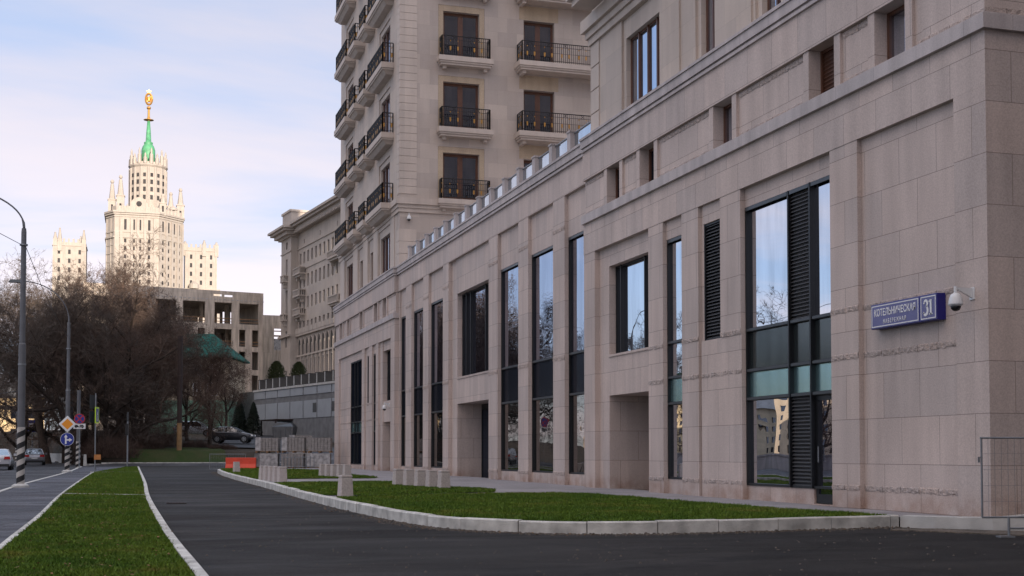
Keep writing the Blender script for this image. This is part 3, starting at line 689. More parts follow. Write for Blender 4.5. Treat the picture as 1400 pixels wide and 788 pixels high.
def granite_head(parent, x0, yn, yf, xb, ops, solid_near):
    """frieze, ledge, attic strip with small square openings, and the stepped string course. yn: near end (faces -Y)"""
    b = MB()
    b.box(x0, xb, yn, yf, 7.72, 8.72)                                    # frieze
    q = MB(); q.box(x0 - .10, xb, yn - .10, yf, 8.722, 8.99)              # ledge
    q.box(x0 - .05, xb, yn - .05, yf, 8.992, 9.03)
    # attic strip
    full = [(c - .53, c + .53) for c in ops]; lo, hi = 9.032, 10.178
    b.wall('x', x0 + .42, xb, yn + .3, yf, lo, hi, [])
    edge = [yn if solid_near is None else yn, *sum(([a - .24, e + .24] for a, e in full), []), yf]
    strips = sorted((a - .24, a) for a, e in full) + sorted((e, e + .24) for a, e in full)
    for a, e in strips: b.box(x0, x0 + .42, a, e, lo, hi)
    r = MB(); pan = sorted(full); cur = solid_near if solid_near else yn
    gaps = []
    for a, e in pan: gaps.append((cur, a - .24)); cur = e + .24
    gaps.append((cur, yf))
    for a, e in gaps:
        if e - a < .1: continue
        b.box(x0 + .07, x0 + .42, a, e, lo, hi)
        for za, zb in ((9.034, 9.15), (10.03, 10.176)): r.box(x0 + .045, x0 + .071, a + .06, e - .04, za, zb)
    if solid_near: b.box(x0 + .03, xb, yn + .03, solid_near, lo, hi); r.box(x0 + .012, x0 + .031, yn + .012, solid_near - .001, 9.034, 9.15); r.box(x0 + .03, xb, yn + .012, yn + .031, 9.034, 9.15)
    b.box(x0 - .03, xb, yn - .03, yf, 10.18, 11.12)                       # upper frieze
    q.box(x0 - .09, xb, yn - .09, yf, 11.122, 11.20); q.box(x0 - .055, xb, yn - .055, yf, 11.202, 11.25)
    q.box(x0 - .12, xb, yn - .12, yf, 11.252, 11.50); q.box(x0 - .16, xb, yn - .16, yf, 11.502, 11.58); q.box(x0 - .08, xb, yn - .08, yf, 11.582, 11.62)
    return b, q, r, full
def small_windows(parent, x0, full, kinds):
    for (a, e), k in zip(full, kinds):
        window(parent, x0 + .30, x0 + .36, a, e, 9.034, 10.176, (), (), lambda i, j: k, BROWN, 'attic_window', .07, trim=False)
XA = 14.70
bA = thing('office_building', 'pinkish granite corner building with tall black framed windows and cream upper storeys', 'building', (14.7, 30, 0))
ops = [37.1, 34.43, 29.5, 24.67, 22.06]
wall, cor, rough, full = granite_head(bA, XA, 19.12, 39.75, 40, ops, 21.0)
small_windows(bA, XA, full, ['dpane', 'dpane', 'bpane', 'blouvre', 'bpane'])
ZB = -.4; ZT = 7.718; XB = 17.0
wall.box(XA, 40, 19.12, 20.04, ZB, ZT)                                   # corner pier and flank
P = XA + .12
def pil(y0, y1, x=XA, z1=ZT, zb=ZB): wall.box(x, XB, y0, y1, zb, z1)
pil(20.041, 23.30, P)                                                    # sign panel
pil(23.301, 24.38, XA + .012)
for a, e, x in ((20.06, 23.28, P), (23.302, 24.378, XA + .012)):
    for za, zb in ((.37, .50), (3.13, 3.27), (4.13, 4.26)): rough.box(x - .022, x + .01, a, e, za, zb)
# big bay
wall.box(P + .06, XB, 25.43, 28.58, ZB, .36); wall.box(P + .03, XB, 24.381, 28.58, 7.26, ZT); wall.box(XA + .45, XB, 24.381, 25.429, ZB, .03)
w = window(bA, P + .02, P + .11, 24.385, 28.575, .365, 7.255, (25.43, 26.40), (2.49, 3.19, 4.19),
       lambda i, j: None if (i == 0 and j == 0) else ['pane', 'teal', 'spandrel', 'pane'][j] if i != 1 else ['louvre', 'teal', 'spandrel', 'louvre'][j])
d = MB(); d.box(P + .10, P + .20, 24.44, 24.54, .04, 2.44).box(P + .10, P + .20, 25.30, 25.40, .04, 2.44).box(P + .10, P + .20, 24.541, 25.299, 2.33, 2.44).box(P + .10, P + .20, 24.541, 25.299, .04, .24)
dr = d.build('door', DARKMET, bA)
MB().box(P + .13, P + .15, 24.541, 25.299, .241, 2.329).build('pane', GLASS_M, dr); MB().tube([(P + .06, 25.24, .95), (P + .06, 25.24, 1.3)], .014, 6).build('handle', GALV, dr)
wall.box(P - .06, P + .3, 24.39, 25.42, ZB, .025)
# pilaster, louvre bay, pilaster
wall.box(XA + .03, XB, 28.581, 30.86, ZB, 4.11); pil(28.581, 29.70, XA + .012, ZT, 4.111); wall.box(P - .03, XB, 29.701, 30.86, 7.22, ZT); wall.box(XA + .3, XB, 29.701, 30.86, 4.111, 7.219)
for za, zb in ((.37, .50), (3.13, 3.27)): rough.box(XA + .012, XA + .04, 28.583, 30.84, za, zb)
rough.box(XA - .008, XA + .02, 28.583, 29.698, 4.12, 4.26)
window(bA, P, P + .16, 29.702, 30.858, 4.113, 7.218, (), (), lambda i, j: 'louvre', trim=False)
pil(30.861, 31.0, P); pil(31.001, 32.05, XA + .012)
for za, zb in ((.37, .50), (3.13, 3.27), (4.13, 4.26)): rough.box(XA - .01, XA + .02, 31.003, 32.048, za, zb)
wall.box(P + .05, XB, 32.051, 33.32, ZB, .43); wall.box(P, XB, 32.051, 33.32, 7.2, ZT)
window(bA, P + .02, P + .10, 32.053, 33.318, .435, 7.198, (), (2.55, 3.28, 4.27), lambda i, j: ['pane', 'teal', 'pane', 'pane'][j])
pil(33.321, 34.36, XA + .012)
for za, zb in ((.37, .50), (3.13, 3.27), (4.13, 4.26)): rough.box(XA - .01, XA + .02, 33.323, 34.358, za, zb)
# entrance bay with window over a deep portal
pil(37.9, 38.76, P + .06); pil(38.761, 39.75, XA + .012)
wall.box(P + .06, P + .9, 34.361, 37.899, 7.1, ZT); wall.box(P + .06, P + 1.9, 34.361, 37.899, 2.98, 4.20); wall.box(P + .02, P + .35, 34.363, 37.897, 4.201, 4.27)
window(bA, P + .28, P + .37, 34.362, 37.897, 4.272, 7.098, (37.42, 35.5), (), lambda i, j: 'pane')
wall.box(P + 1.9, 40, 34.361, 37.899, ZB, ZT)
wall.box(P + 1.0, P + 1.9, 34.361, 37.899, 4.2, ZT)
dd = MB(); dd.box(P + 1.82, P + 1.895, 34.6, 36.0, .05, 2.6); dd.build('door', DARKMET, bA)
wall.box(XB, 40, 20.05, 34.36, ZB, ZT); wall.box(XB, 40, 37.9, 39.75, ZB, ZT)
wall.build('wall', GRAN, bA); cor.build('cornice', GRAN_T, bA); rough_bands(rough, bA, GRAN_R)
# dark flank skin of the corner, and the brown cheek walls of the portal
# ---- cream upper storeys
UX = 14.98
u = MB(); HT = 40.0
uw = [(34.02, 36.82, 4), (30.5, 31.44, 2), (26.95, 28.0, 2), (23.2, 25.6, 3), (20.6, 21.6, 2)]
zf = [(11.75, 14.12)] + [(16.3 + 4.05 * k, 18.95 + 4.05 * k) for k in range(5)]
opn = [(a, b, za, zb) for a, b, n in uw for za, zb in zf]
rec = [(a - .02, b + .22, za - .1, zb + .62) for a, b, n in uw for za, zb in zf]
u.wall('x', UX, UX + .07, 19.4, 39.68, 11.62, HT, rec); u.wall('x', UX + .0701, UX + .4, 19.4, 39.68, 11.62, HT, opn)
u.box(UX + .4005, 40, 19.4, 39.68, 11.62, HT)
for a, b in ((32.62, 33.98), (28.35, 29.0), (25.9, 26.6)): u.box(UX - .05, UX - .0005, a, b, 11.62, 14.75)
u.build('upper_wall', CREAM, bA)
t = MB()
for z0, z1, p in ((14.75, 14.98, .10), (14.982, 15.2, .18), (15.202, 15.62, .30)):
    t.box(UX - p, UX - .001, 19.4 - p, 39.68 + p, z0, z1); t.box(UX, 40, 39.681, 39.68 + p, z0, z1)
for k in range(4): t.box(UX - .035, UX - .0005, 38.95, 39.71, 11.66 + k * .78, 11.66 + k * .78 + .74)
t.build('belt_course', CREAM_T, bA)
for (a, b, n), (i) in zip(uw, range(9)):
    for za, zb in zf[:2]:
        window(bA, UX + .22, UX + .255, a + .001, b - .001, za + .001, zb - .001, [a + (b - a) * (k + 1) / n for k in range(n - 1)], (), lambda i, j: 'bpane', BROWN, 'window', .07, trim=False)
m = MB(); m.box(UX - 1.2, UX - .31, 33.2, 38.9, 15.85, 16.25).box(UX - 1.05, UX - .311, 33.35, 38.75, 15.64, 15.848)
m.build('balcony', CREAM_T, bA)
# ---- house sign and dome cameras (things hung on the walls)
def text(body, parent, name, mat, loc, size, sx=1.0, off=0.0, rot=(R(90), 0, R(-90)), ext=.002, space=1.0):
    c = bpy.data.curves.new(name, 'FONT'); c.body = body; c.size = size; c.extrude = ext; c.offset = off; c.align_x = 'CENTER'; c.align_y = 'CENTER'; c.space_character = space
    c.materials.append(mat); o = bpy.data.objects.new(name, c); COL.objects.link(o); o.parent = parent
    o.location = loc; o.rotation_euler = rot; o.scale = (sx, 1, 1)
    me = bpy.data.meshes.new_from_object(o.evaluated_get(bpy.context.evaluated_depsgraph_get())); me.name = name
    q = bpy.data.objects.new(name, me); COL.objects.link(q); q.parent = parent; q.location = loc; q.rotation_euler = rot; q.scale = (sx, 1, 1)
    if not me.materials: me.materials.append(mat)
    bpy.data.objects.remove(o); return q
sg = thing('house_sign', 'violet blue street name plate with white letters and house number 31 on the granite wall', 'sign', (P, 21.6, 3.66))
sy0, sy1, sz0, sz1 = 20.50, 22.70, 3.66, 4.16; sx0 = P - .20
MB().box(sx0 + .006, P + .005, sy0, sy1, sz0, sz1).build('sign_case', HOUSEEDGE, sg, bevel=.008)
ysp = 21.03
for a, b in ((ysp + .03, sy1 - .015), (sy0 + .015, ysp - .01)):
    MB().box(sx0, sx0 + .005, a, b, sz0 + .015, sz1 - .015).build('sign_face', HOUSEBLUE, sg)
    fr = MB(); e = .018; A, B, C, D = a + .02, b - .02, sz0 + .035, sz1 - .035
    fr.box(sx0 - .003, sx0, A, B, C, C + e).box(sx0 - .003, sx0, A, B, D - e, D).box(sx0 - .003, sx0, A, A + e, C + e, D - e).box(sx0 - .003, sx0, B - e, B, C + e, D - e)
    fr.build('sign_border', SIGNWHITE, sg)
o0 = WLOC[sg.name]
text('КОТЕЛЬНИЧЕСКАЯ', sg, 'lettering', SIGNWHITE, (sx0 - .003 - o0[0], (ysp + .03 + sy1 - .015) / 2 - o0[1], 3.97 - o0[2]), .195, .76, .003)
text('НАБЕРЕЖНАЯ', sg, 'lettering', SIGNWHITE, (sx0 - .003 - o0[0], (ysp + .03 + sy1 - .015) / 2 - o0[1], 3.785 - o0[2]), .115, .74, .0015, space=1.5)
dg = MB()
def stroke(cy_, cz_, pts, wd):           # flat stroke on the sign face; +u runs to the right in the picture (towards -Y)
    L_, R_ = [], []
    for k, (u, v) in enumerate(pts):
        a = pts[max(0, k - 1)]; b = pts[min(len(pts) - 1, k + 1)]; dx, dy = b[0] - a[0], b[1] - a[1]; q = math.hypot(dx, dy) or 1; w_ = wd[k] if isinstance(wd, list) else wd
        L_.append((u - dy / q * w_, v + dx / q * w_)); R_.append((u + dy / q * w_, v - dx / q * w_))
    for k in range(len(pts) - 1):
        dg.extrude([(sx0 - .003, cy_ - u, cz_ + v) for u, v in (L_[k], R_[k], R_[k + 1], L_[k + 1])], (-.003, 0, 0))
cy3, cz3 = (sy0 + .015 + ysp - .01) / 2, (sz0 + sz1) / 2 + .005
arc = lambda c, r, rz, a0, a1, n=10: [(c[0] + r * math.cos(R(a0 + (a1 - a0) * k / n)), c[1] + rz * math.sin(R(a0 + (a1 - a0) * k / n))) for k in range(n + 1)]
up = arc((-.075, .075), .055, .058, 150, -75); lo_ = arc((-.08, -.055), .068, .085, 75, -150)
stroke(cy3, cz3, up, [.016 + .010 * abs(math.sin(math.pi * k / 10)) for k in range(11)]); stroke(cy3, cz3, lo_, [.016 + .014 * abs(math.sin(math.pi * k / 10)) for k in range(11)])
stroke(cy3, cz3, [(-.13, .105), (-.118, .075)], .02); stroke(cy3, cz3, [(-.148, -.115), (-.125, -.085)], .02)
stroke(cy3, cz3, [(.085, -.14), (.085, .14)], .026); stroke(cy3, cz3, [(.03, -.132), (.14, -.132)], .012); stroke(cy3, cz3, [(.03, .095), (.07, .135)], .016)
dg.build('house_number', SIGNWHITE, sg)
def dome_camera(label, x, y, z, arm):
    """white dome camera hanging from a wall bracket that stands out by arm"""
    t = thing('security_camera', label, 'camera', (x, y, z), group='white dome cameras on the walls')
    b = MB(); b.box(x - .02, x + .01, y - .07, y + .07, z - .13, z + .09).add([(x - .02, y - .02, z + .08), (x - .02, y + .02, z + .08), (x - arm, y + .02, z + .08), (x - arm, y - .02, z + .08), (x - .02, y - .02, z - .1), (x - .02, y + .02, z - .1), (x - arm, y + .02, z + .055), (x - arm, y - .02, z + .055)],
                         [(0, 1, 2, 3), (4, 7, 6, 5), (0, 4, 5, 1), (1, 5, 6, 2), (2, 6, 7, 3), (3, 7, 4, 0)])
    b.tube([(x - arm, y, z + .1), (x - arm, y, z - .03)], .032, 10); b.build('bracket', CAMWHITE, t)
    h = MB(); h.lathe([(.035, 0), (.085, -.03), (.115, -.10), (.13, -.19), (.135, -.215), (.10, -.235), (.095, -.24)], x - arm, y, 20, z - .02); h.build('housing', CAMWHITE, t, smooth=True)
    d = MB(); d.lathe([(.09, 0), (.088, -.03), (.065, -.07), (.03, -.088), (.005, -.092)], x - arm, y, 18, z - .26); d.build('dome', PL_BLACK, t, smooth=True)
dome_camera('white dome camera on a bracket beside the blue house number sign', XA, 19.55, 4.05, .36)

# ================================================================== low wing with the terrace (middle)
bM = thing('terrace_wing', 'low granite wing with tall mirrored windows and a glass balustrade along its roof terrace', 'building', (14.9, 55, 0))
XM = 14.88; QM = XM + .14; YA, YB = 39.76, 70.25
w1 = MB(); c1 = MB(); r1 = MB(); z0 = -.4; TOPF = 10.2
def pm(y0, y1, x=XM, za=z0, zb=TOPF): w1.box(x, 17, y0, y1, za, zb)
w1.box(XM, 40, YA, YB, TOPF + .002, 11.12)
c1.box(XM - .09, 40, YA, YB, 11.122, 11.20).box(XM - .055, 40, YA, YB, 11.202, 11.25).box(XM - .12, 40, YA, YB, 11.252, 11.50).box(XM - .16, 40, YA, YB, 11.502, 11.58).box(XM - .08, 40, YA, YB, 11.582, 11.64)
wins = [(40.2, 42.2), (43.45, 46.38), (47.65, 50.5), (59.85, 62.85), (64.05, 66.8), (68.2, 69.95)]
pil_y = [(42.2, 43.45), (46.38, 47.65), (50.5, 51.85), (58.75, 59.85), (62.85, 64.05), (66.8, 68.2)]
for a, b in pil_y:
    pm(a + .001, b - .13 if False else b - .001, XM + .01)
    for za, zb in ((.37, .52), (4.42, 4.62), (9.0, 9.18)): r1.box(XM - .012, XM + .015, a + .003, b - .003, za, zb)
pm(YA, 40.2, QM); pm(69.95, YB, XM + .05)
for a, b in wins:
    w1.box(QM + .02, 17, a, b, z0, .43); w1.box(QM, 17, a, b, 8.72, TOPF)
    window(bM, QM + .02, QM + .10, a + .002, b - .002, .435, 8.715, (), (3.2, 4.62), lambda i, j: ['mlow', 'mspandrel', 'mpane'][j], mw=.06)
# portal bay
a, b = 51.85, 58.75
w1.box(QM + .05, 17, 57.75, b - .001, z0, TOPF); w1.box(QM + .05, QM + 2.0, a + .001, 57.749, 3.45, 4.6); w1.box(QM + .01, QM + .4, a + .001, 57.749, 4.601, 4.68); w1.box(QM + .0, 17, a + .001, 57.749, 8.58, TOPF)
window(bM, QM + .28, QM + .38, a + .002, 57.747, 4.683, 8.577, (56.95, 56.2, 53.7), (), lambda i, j: 'mpane', mw=.07)
w1.box(QM + 2.6, 40, a + .001, 57.749, z0, TOPF); w1.box(QM + 2.0, QM + 2.6, a + .001, 57.749, 3.45, TOPF)
w1.box(17.001, 40, YA, 51.85, z0, TOPF); w1.box(17.001, 40, 57.75, YB, z0, TOPF)
pd_ = MB(); pd_.box(QM + 1.22, QM + 1.30, 51.853, 57.747, 3.2, 3.448)
for y in (51.853, 53.3, 54.75, 56.2, 57.667): pd_.box(QM + 1.22, QM + 1.30, y, y + .08, .02, 3.199)
dr_ = pd_.build('door', DARKMET, bM); MB().box(QM + 1.25, QM + 1.27, 51.9, 57.7, .03, 3.199).build('pane', GLASS_D, dr_)
w1.build('wall', GRAN, bM); c1.build('cornice', GRAN_T, bM); rough_bands(r1, bM, GRAN_R)
ty = [42.05 + 2.0 * k for k in range(14)]
for i, y in enumerate(ty):
    m = MB(); m.box(15.0, 15.34, y - .17, y + .17, 11.642, 12.40); m.box(14.97, 15.37, y - .2, y + .2, 12.402, 12.46); pst = m.build('balustrade_post', GRAN_T, bM)
    m = MB(); m.box(15.15, 15.175, y - 1.80, y - .2, 11.70, 12.30); pn = m.build('balustrade_glass', BALG, bM)
    m = MB(); m.tube([(15.16, y - 1.83, 12.36), (15.16, y - .172, 12.36)], .035, 8); m.build('handrail', GALV, pn)

# ================================================================== apartment tower on a granite podium (left)
bB = thing('apartment_tower', 'cream limestone apartment tower with black iron balconies standing on a granite podium', 'building', (15, 80, 0))
opsL = [73.2, 75.85, 80.7, 85.5, 88.45]
YN, YF = 70.26, 91.0
wl, cl, rl, fl = granite_head(bB, XA, YN, YF, 40, opsL, None)
small_windows(bB, XA, fl, ['dpane'] * 5)
def pL(y0, y1, x=XA + .012, za=z0, zb=ZT): wl.box(x, 17, y0, y1, za, zb)
pL(YN, 71.35, XA); pL(89.2, YF, XA); pL(85.05, 89.199, P); pL(79.5, 80.4); pL(77.0, 78.0); pL(75.0, 75.78); pL(74.2, 74.999, P)
wl.box(XA + .03, 17, 78.001, 79.0, z0, 4.1); wl.box(P, 17, 79.001, 79.499, z0, ZT); wl.box(XA + .3, 17, 78.001, 79.0, 4.101, 7.2); wl.box(P - .03, 17, 78.001, 79.0, 7.201, ZT)
window(bB, P, P + .16, 78.003, 78.998, 4.103, 7.198, (), (), lambda i, j: 'louvre', trim=False)
wl.box(P + .05, 17, 80.401, 85.049, z0, .43); wl.box(P, 17, 80.401, 85.049, 7.2, ZT)
window(bB, P + .02, P + .1, 80.403, 85.047, .435, 7.198, (82.6, 83.6), (2.49, 3.19, 4.19), lambda i, j: ['dpane', 'teal', 'mspandrel', 'dpane'][j])
wl.box(P + .05, 17, 75.781, 76.999, z0, .43); wl.box(P, 17, 75.781, 76.999, 7.2, ZT)
window(bB, P + .02, P + .1, 75.783, 76.997, .435, 7.198, (), (2.49, 3.19, 4.19), lambda i, j: ['dpane', 'teal', 'dpane', 'dpane'][j])
wl.box(P + .05, 17, 71.351, 74.199, 7.15, ZT); wl.box(P + .05, 17, 71.351, 74.199, 2.98, 4.2); wl.box(P + 1.6, 17, 71.351, 74.199, z0, 2.979)
window(bB, P + .28, P + .37, 71.353, 74.197, 4.203, 7.147, (73.6, 72.4), (), lambda i, j: 'dpane')
for a, b in ((75.0, 75.78), (77.0, 79.0), (79.5, 80.4), (85.05, 89.2)):
    x = P if a > 85 else XA + .012
    for za, zb in ((.37, .50), (3.13, 3.27), (4.13, 4.26)): rl.box(x - .02, x + .01, a + .003, b - .003, za, zb)
wl.box(17.001, 40, YN, YF, z0, ZT)
wl.build('podium_wall', GRAN, bB); cl.build('podium_cornice', GRAN_T, bB); rough_bands(rl, bB, GRAN_R)
# --- limestone shaft
TX, TY = 14.95, 70.20; TF = 90.35; HB = 70.0
fl_z = [15.53 + 4.08 * k for k in range(14)]
cols = [(72.97, 75.93, True), (78.03, 79.24, False), (81.49, 82.81, False), (85.29, 87.92, True)]
ox = [(a, b, z + .02, z + 2.72) for a, b, g in cols for z in fl_z[:-1]] + [(a, b, 11.7, 14.05 if g else 13.7) for a, b, g in cols]
rx = [(a - (.0 if g else .0), b + (.3 if g else .22), z - .1, z + 3.02) for a, b, g in cols for z in fl_z[:-1] if g] + [(a - .28 if g else a - .12, b + .3, 11.66, 14.5) for a, b, g in cols]
# below the belt the bays are set back between flat pilasters
s = MB()
s.wall('x', TX, TX + .07, 70.9, TF, 11.66, HB, rx); s.wall('x', TX + .0701, TX + .62, 70.9, TF, 11.66, HB, ox)
oy = [(17.46, 19.6, z + .02, z + 2.74) for z in fl_z[:-1]] + [(22.27, 24.16, z + .02, z + 2.66) for z in fl_z[:-1]] + [(22.3, 24.2, 11.9, 13.6)]
ry = [(17.16, 19.90, z - .1, z + 3.08) for z in fl_z[:-1]]
s.build('wall', CREAM, bB)
s = MB()
s.wall('y', TY, TY + .05, TX, 45.6, 11.66, HB, ry + [o for o in oy if o[0] > 20]); s.wall('y', TY + .0501, TY + .6, TX, 45.6, 11.66, HB, oy)
s.build('wall', CREAM_V, bB)
s = MB(); s.wall('y', TY + .02, TY + .0499, 17.17, 19.89, fl_z[0], HB - 3, [(17.46, 19.6, z + .02, z + 2.74) for z in fl_z[:-1]] + [(17.16, 19.91, z + 3.079, z + 3.98) for z in fl_z[:-1]])
for z in fl_z[:-1]: s.box(22.0, 24.4, TY - .012, TY - .001, z + 2.68, z + 3.5)
split_build(s, 'door_surround', TRAV, bB)
MB().box(TX + .621, 45.6, TY + .601, TF, 11.66, HB).build('core_wall', CREAM, bB)
q = MB()
zq = 11.68
while zq < 34:
    hq = .70 if zq < 14.2 else .43
    if not (14.3 < zq + hq and zq < 15.55):
        q.box(TX - .035, 15.92, TY - .035, 70.78, zq, zq + hq - .022)
    zq += hq
split_build(q, 'quoin', CREAM_T, bB)
bt = MB()
for za, zb, p in ((14.72, 14.95, .08), (14.952, 15.16, .14), (15.162, 15.50, .24)):
    bt.box(TX - p, 45, TY - p, TY - .001, za, zb); bt.box(TX - p, TX - .001, TY - .0005, TF, za, zb)
bt.build('belt_course', CREAM_T, bB)
# pilaster strips of the podium storey
pp = MB()
for a, b in ((71.5, 72.62), (76.35, 77.8), (79.65, 81.3), (83.2, 84.95), (88.35, 89.9)): pp.box(TX - .04, TX - .001, a, b, 11.66, 14.72)
split_build(pp, 'pilaster', CREAM_T, bB)
def leafdoor(x0, x1, z0_, z1_):      # on the -Y face
    f = MB(); y0, y1 = TY + .30, TY + .36
    f.box(x0, x0 + .14, y0, y1, z0_, z1_).box(x1 - .14, x1, y0, y1, z0_, z1_).box(x0 + .14, x1 - .14, y0, y1, z1_ - .16, z1_)
    xm = (x0 + x1) / 2; f.box(xm - .15, xm + .15, y0, y1, z0_, z1_ - .16); f.box(x0 + .14, xm - .15, y0, y1, z0_, z0_ + .25); f.box(xm + .15, x1 - .14, y0, y1, z0_, z0_ + .25)
    o = f.build('balcony_door', BROWN, bB)
    MB().box(x0 + .1, x1 - .1, y0 + .03, y0 + .05, z0_ + .1, z1_ - .1).build('pane', GLASS_D, o)
def railing(par, path, z, orn):
    """iron railing along a 2d path at height z, with gilt ornaments"""
    m = MB(); g = MB(); H = 1.16
    for (xa, ya), (xb, yb) in zip(path[:-1], path[1:]):
        Ln = math.dist((xa, ya), (xb, yb)); dx, dy = (xb - xa) / Ln, (yb - ya) / Ln; n = max(2, int(Ln / .125))
        for zz, r in ((z + H, .028), (z + H - .22, .013), (z + .12, .016), (z + .58, .010)): m.tube([(xa, ya, zz), (xb, yb, zz)], r, 4)
        for k in range(n + 1):
            t = k / n; x, y = xa + (xb - xa) * t, ya + (yb - ya) * t; r = .032 if k in (0, n) else .011
            m.box(x - r, x + r, y - r, y + r, z, z + H)
        # diamond lattice in the upper band, drop ornaments below it
        k = max(1, int(Ln / .95))
        for q in range(k):
            c = (q + .5) / k * Ln
            for s1, s2 in ((-1, 1), (1, -1)):
                m.tube([(xa + dx * (c + s1 * .11), ya + dy * (c + s1 * .11), z + H - .2), (xa + dx * (c + s2 * .11), ya + dy * (c + s2 * .11), z + H - .02)], .012, 4)
            for sgn in (-1, 1):
                cx, cy = xa + dx * (c + sgn * .22), ya + dy * (c + sgn * .22); nx, ny = -dy * .02, dx * .02
                for w_, za, zb in ((.045, z + .30, z + .56), (.035, z + .82, z + .90)):
                    poly = [(cx - dx * w_, cy - dy * w_, zb), (cx - dx * w_, cy - dy * w_, za + .08), (cx, cy, za), (cx + dx * w_, cy + dy * w_, za + .08), (cx + dx * w_, cy + dy * w_, zb)]
                    g.extrude([(p[0] + nx, p[1] + ny, p[2]) for p in poly], (-2 * nx, -2 * ny, 0))
    build_two(m, IRON, g, GOLD, 'railing', par)
def balcony_x(y0, y1, z, p=.75, big=True):
    m = MB()
    m.box(TX - p, TX - .002, y0, y1, z - .32, z); m.box(TX - p + .06, TX - .002, y0 + .06, y1 - .06, z - .42, z - .322)
    m.add([(TX - p + .14, y0 + .14, z - .422), (TX - .002, y0 + .14, z - .422), (TX - .002, y1 - .14, z - .422), (TX - p + .14, y1 - .14, z - .422),
           (TX - p + .34, y0 + .32, z - .62), (TX - .002, y0 + .32, z - .62), (TX - .002, y1 - .32, z - .62), (TX - p + .34, y1 - .32, z - .62)],
          [(0, 1, 2, 3), (4, 7, 6, 5), (0, 4, 5, 1), (1, 5, 6, 2), (2, 6, 7, 3), (3, 7, 4, 0)])
    o = m.build('balcony', CREAM_T, bB)
    railing(o, [(TX - .03, y0 + .14), (TX - p + .12, y0 + .14), (TX - p + .12, y1 - .14), (TX - .03, y1 - .14)], z, big)
def balcony_y(x0, x1, z, p):
    m = MB()
    m.box(x0, x1, TY - p, TY - .25, z - .28, z) if False else m.box(x0, x1, TY - p, TY - .002, z - .28, z)
    m.box(x0 + .06, x1 - .06, TY - p + .06, TY - .002, z - .38, z - .282); m.box(x0 + .13, x1 - .13, TY - p + .13, TY - .002, z - .5, z - .382)
    for x in (x0 + .3, x1 - .5): m.box(x, x + .2, TY - p + .3, TY - .002, z - .68, z - .502)
    o = m.build('balcony', CREAM_T, bB)
    railing(o, [(x0 + .2, TY - .03), (x0 + .2, TY - p + .12), (x1 - .2, TY - p + .12), (x1 - .2, TY - .03)], z, True)
for k, z in enumerate(fl_z[:5]):
    balcony_x(71.85, 76.75, z); balcony_x(77.55, 79.75, z); balcony_x(81.0, 83.3, z); balcony_x(84.4, 88.8, z)
    balcony_y(17.07, 20.28, z, .62 if k else .55)
    if k: balcony_y(21.69, 30.5, z, 1.05)
    leafdoor(17.461, 19.599, z + .021, z + 2.739)
    leafdoor(22.271, 24.159, z + .021, z + 2.659)
    for a, b, g in cols:
        window(bB, TX + .20, TX + .25, a + .001, b - .001, z + .021, z + 2.719, [a + (b - a) * q / 3 for q in (1, 2)] if g else [(a + b) / 2], (), lambda i, j: 'bpane', BROWN, 'window', .08, trim=False)
for a, b, g in cols:
    window(bB, TX + .20, TX + .25, a + .001, b - .001, 11.701, (14.05 if g else 13.7) - .001, [a + (b - a) * q / 3 for q in (1, 2)] if g else [(a + b) / 2], (), lambda i, j: 'bpane', BROWN, 'window', .08, trim=False)
# conduit stub and lamp cable on the side wall
dome_camera('small white dome camera under the belt course of the limestone tower', 15.46, 70.05, 14.55, .0)
dome_camera('white dome camera above the far entrance of the granite podium', P + .05, 72.4, 3.95, .30)
# ================================================================== buildings farther off
# unseen block added right of and behind the camera to keep sun off the street
nb = thing('shading_block', 'plain unseen block added right of and behind the camera to shade the street', 'building', (40, -40, 0))
MB().box(15.6, 75, -95, 11, -.4, 33)\
    .box(-14, 15.59, -95, -58, -.4, 48.0).box(15.595, 48, -95, -58, 33.85, 48.0).build('wall', GRAN, nb); MB().box(15.3, 75, -95.3, 11.3, 33.002, 33.8).build('cornice', GRAN_T, nb)  # tall rear part added; its height lets sun reach only the treetops

# ---- long classical apartment house behind the retaining wall
cl_ = local_thing('classical_house', 'long grey beige classical apartment house with arcade, deep eaves and stone balconies', 'building', (30.4, 229.7, 0), R(8))
cw = MB(); ft = MB()
ncol = 15; cy = [-1.6 - 2.42 * k for k in range(ncol)]
rows = [(34.7, 36.7), (30.4, 32.6), (26.6, 28.6), (23.0, 24.4)]
ops_ = [(y - .55, y + .55, a, b) for y in cy for a, b in rows] + [(y - .22, y + .22, 38.2, 39.0) for y in cy[1::4]]
ops_ += [(y - .85, y + .85, 13.5, 17.6) for y in cy[::1]]
cw.wall('x', 0, .5, -38, 0, 3, 40.6, ops_); cw.box(.5005, 24, -38, 0, 3, 40.6)
blk = [(1.7, 2.9, 33.0, 36.2), (1.7, 2.9, 38.0, 39.3), (1.6, 3.0, 26.0, 30.6), (1.7, 2.9, 20.2, 23.2), (1.7, 2.9, 13.0, 16)]
cw.wall('x', -1.3, -.8, .0, 6.6, 3, 39.9, [(a + .6, b + .6, c, d) for a, b, c, d in blk]); cw.box(-.7995, 24, .001, 6.6, 3, 39.9)
cw.build('wall', CLASSIC, cl_)
for i, (y, (a, b)) in enumerate([(y, r) for y in cy for r in rows]):
    m = MB().box(.34, .36, y - .56, y + .56, a, b); m.box(.30, .339, y - .05, y + .05, a, b).box(.30, .339, y - .55, y + .55, (a + b) / 2 + .2, (a + b) / 2 + .28)
    m.build('window', GLASS_D, cl_)
for a, b, c, d in blk: MB().box(-.96, -.94, a + .55, b + .65, c, d).build('window', GLASS_D, cl_)
cn = MB()
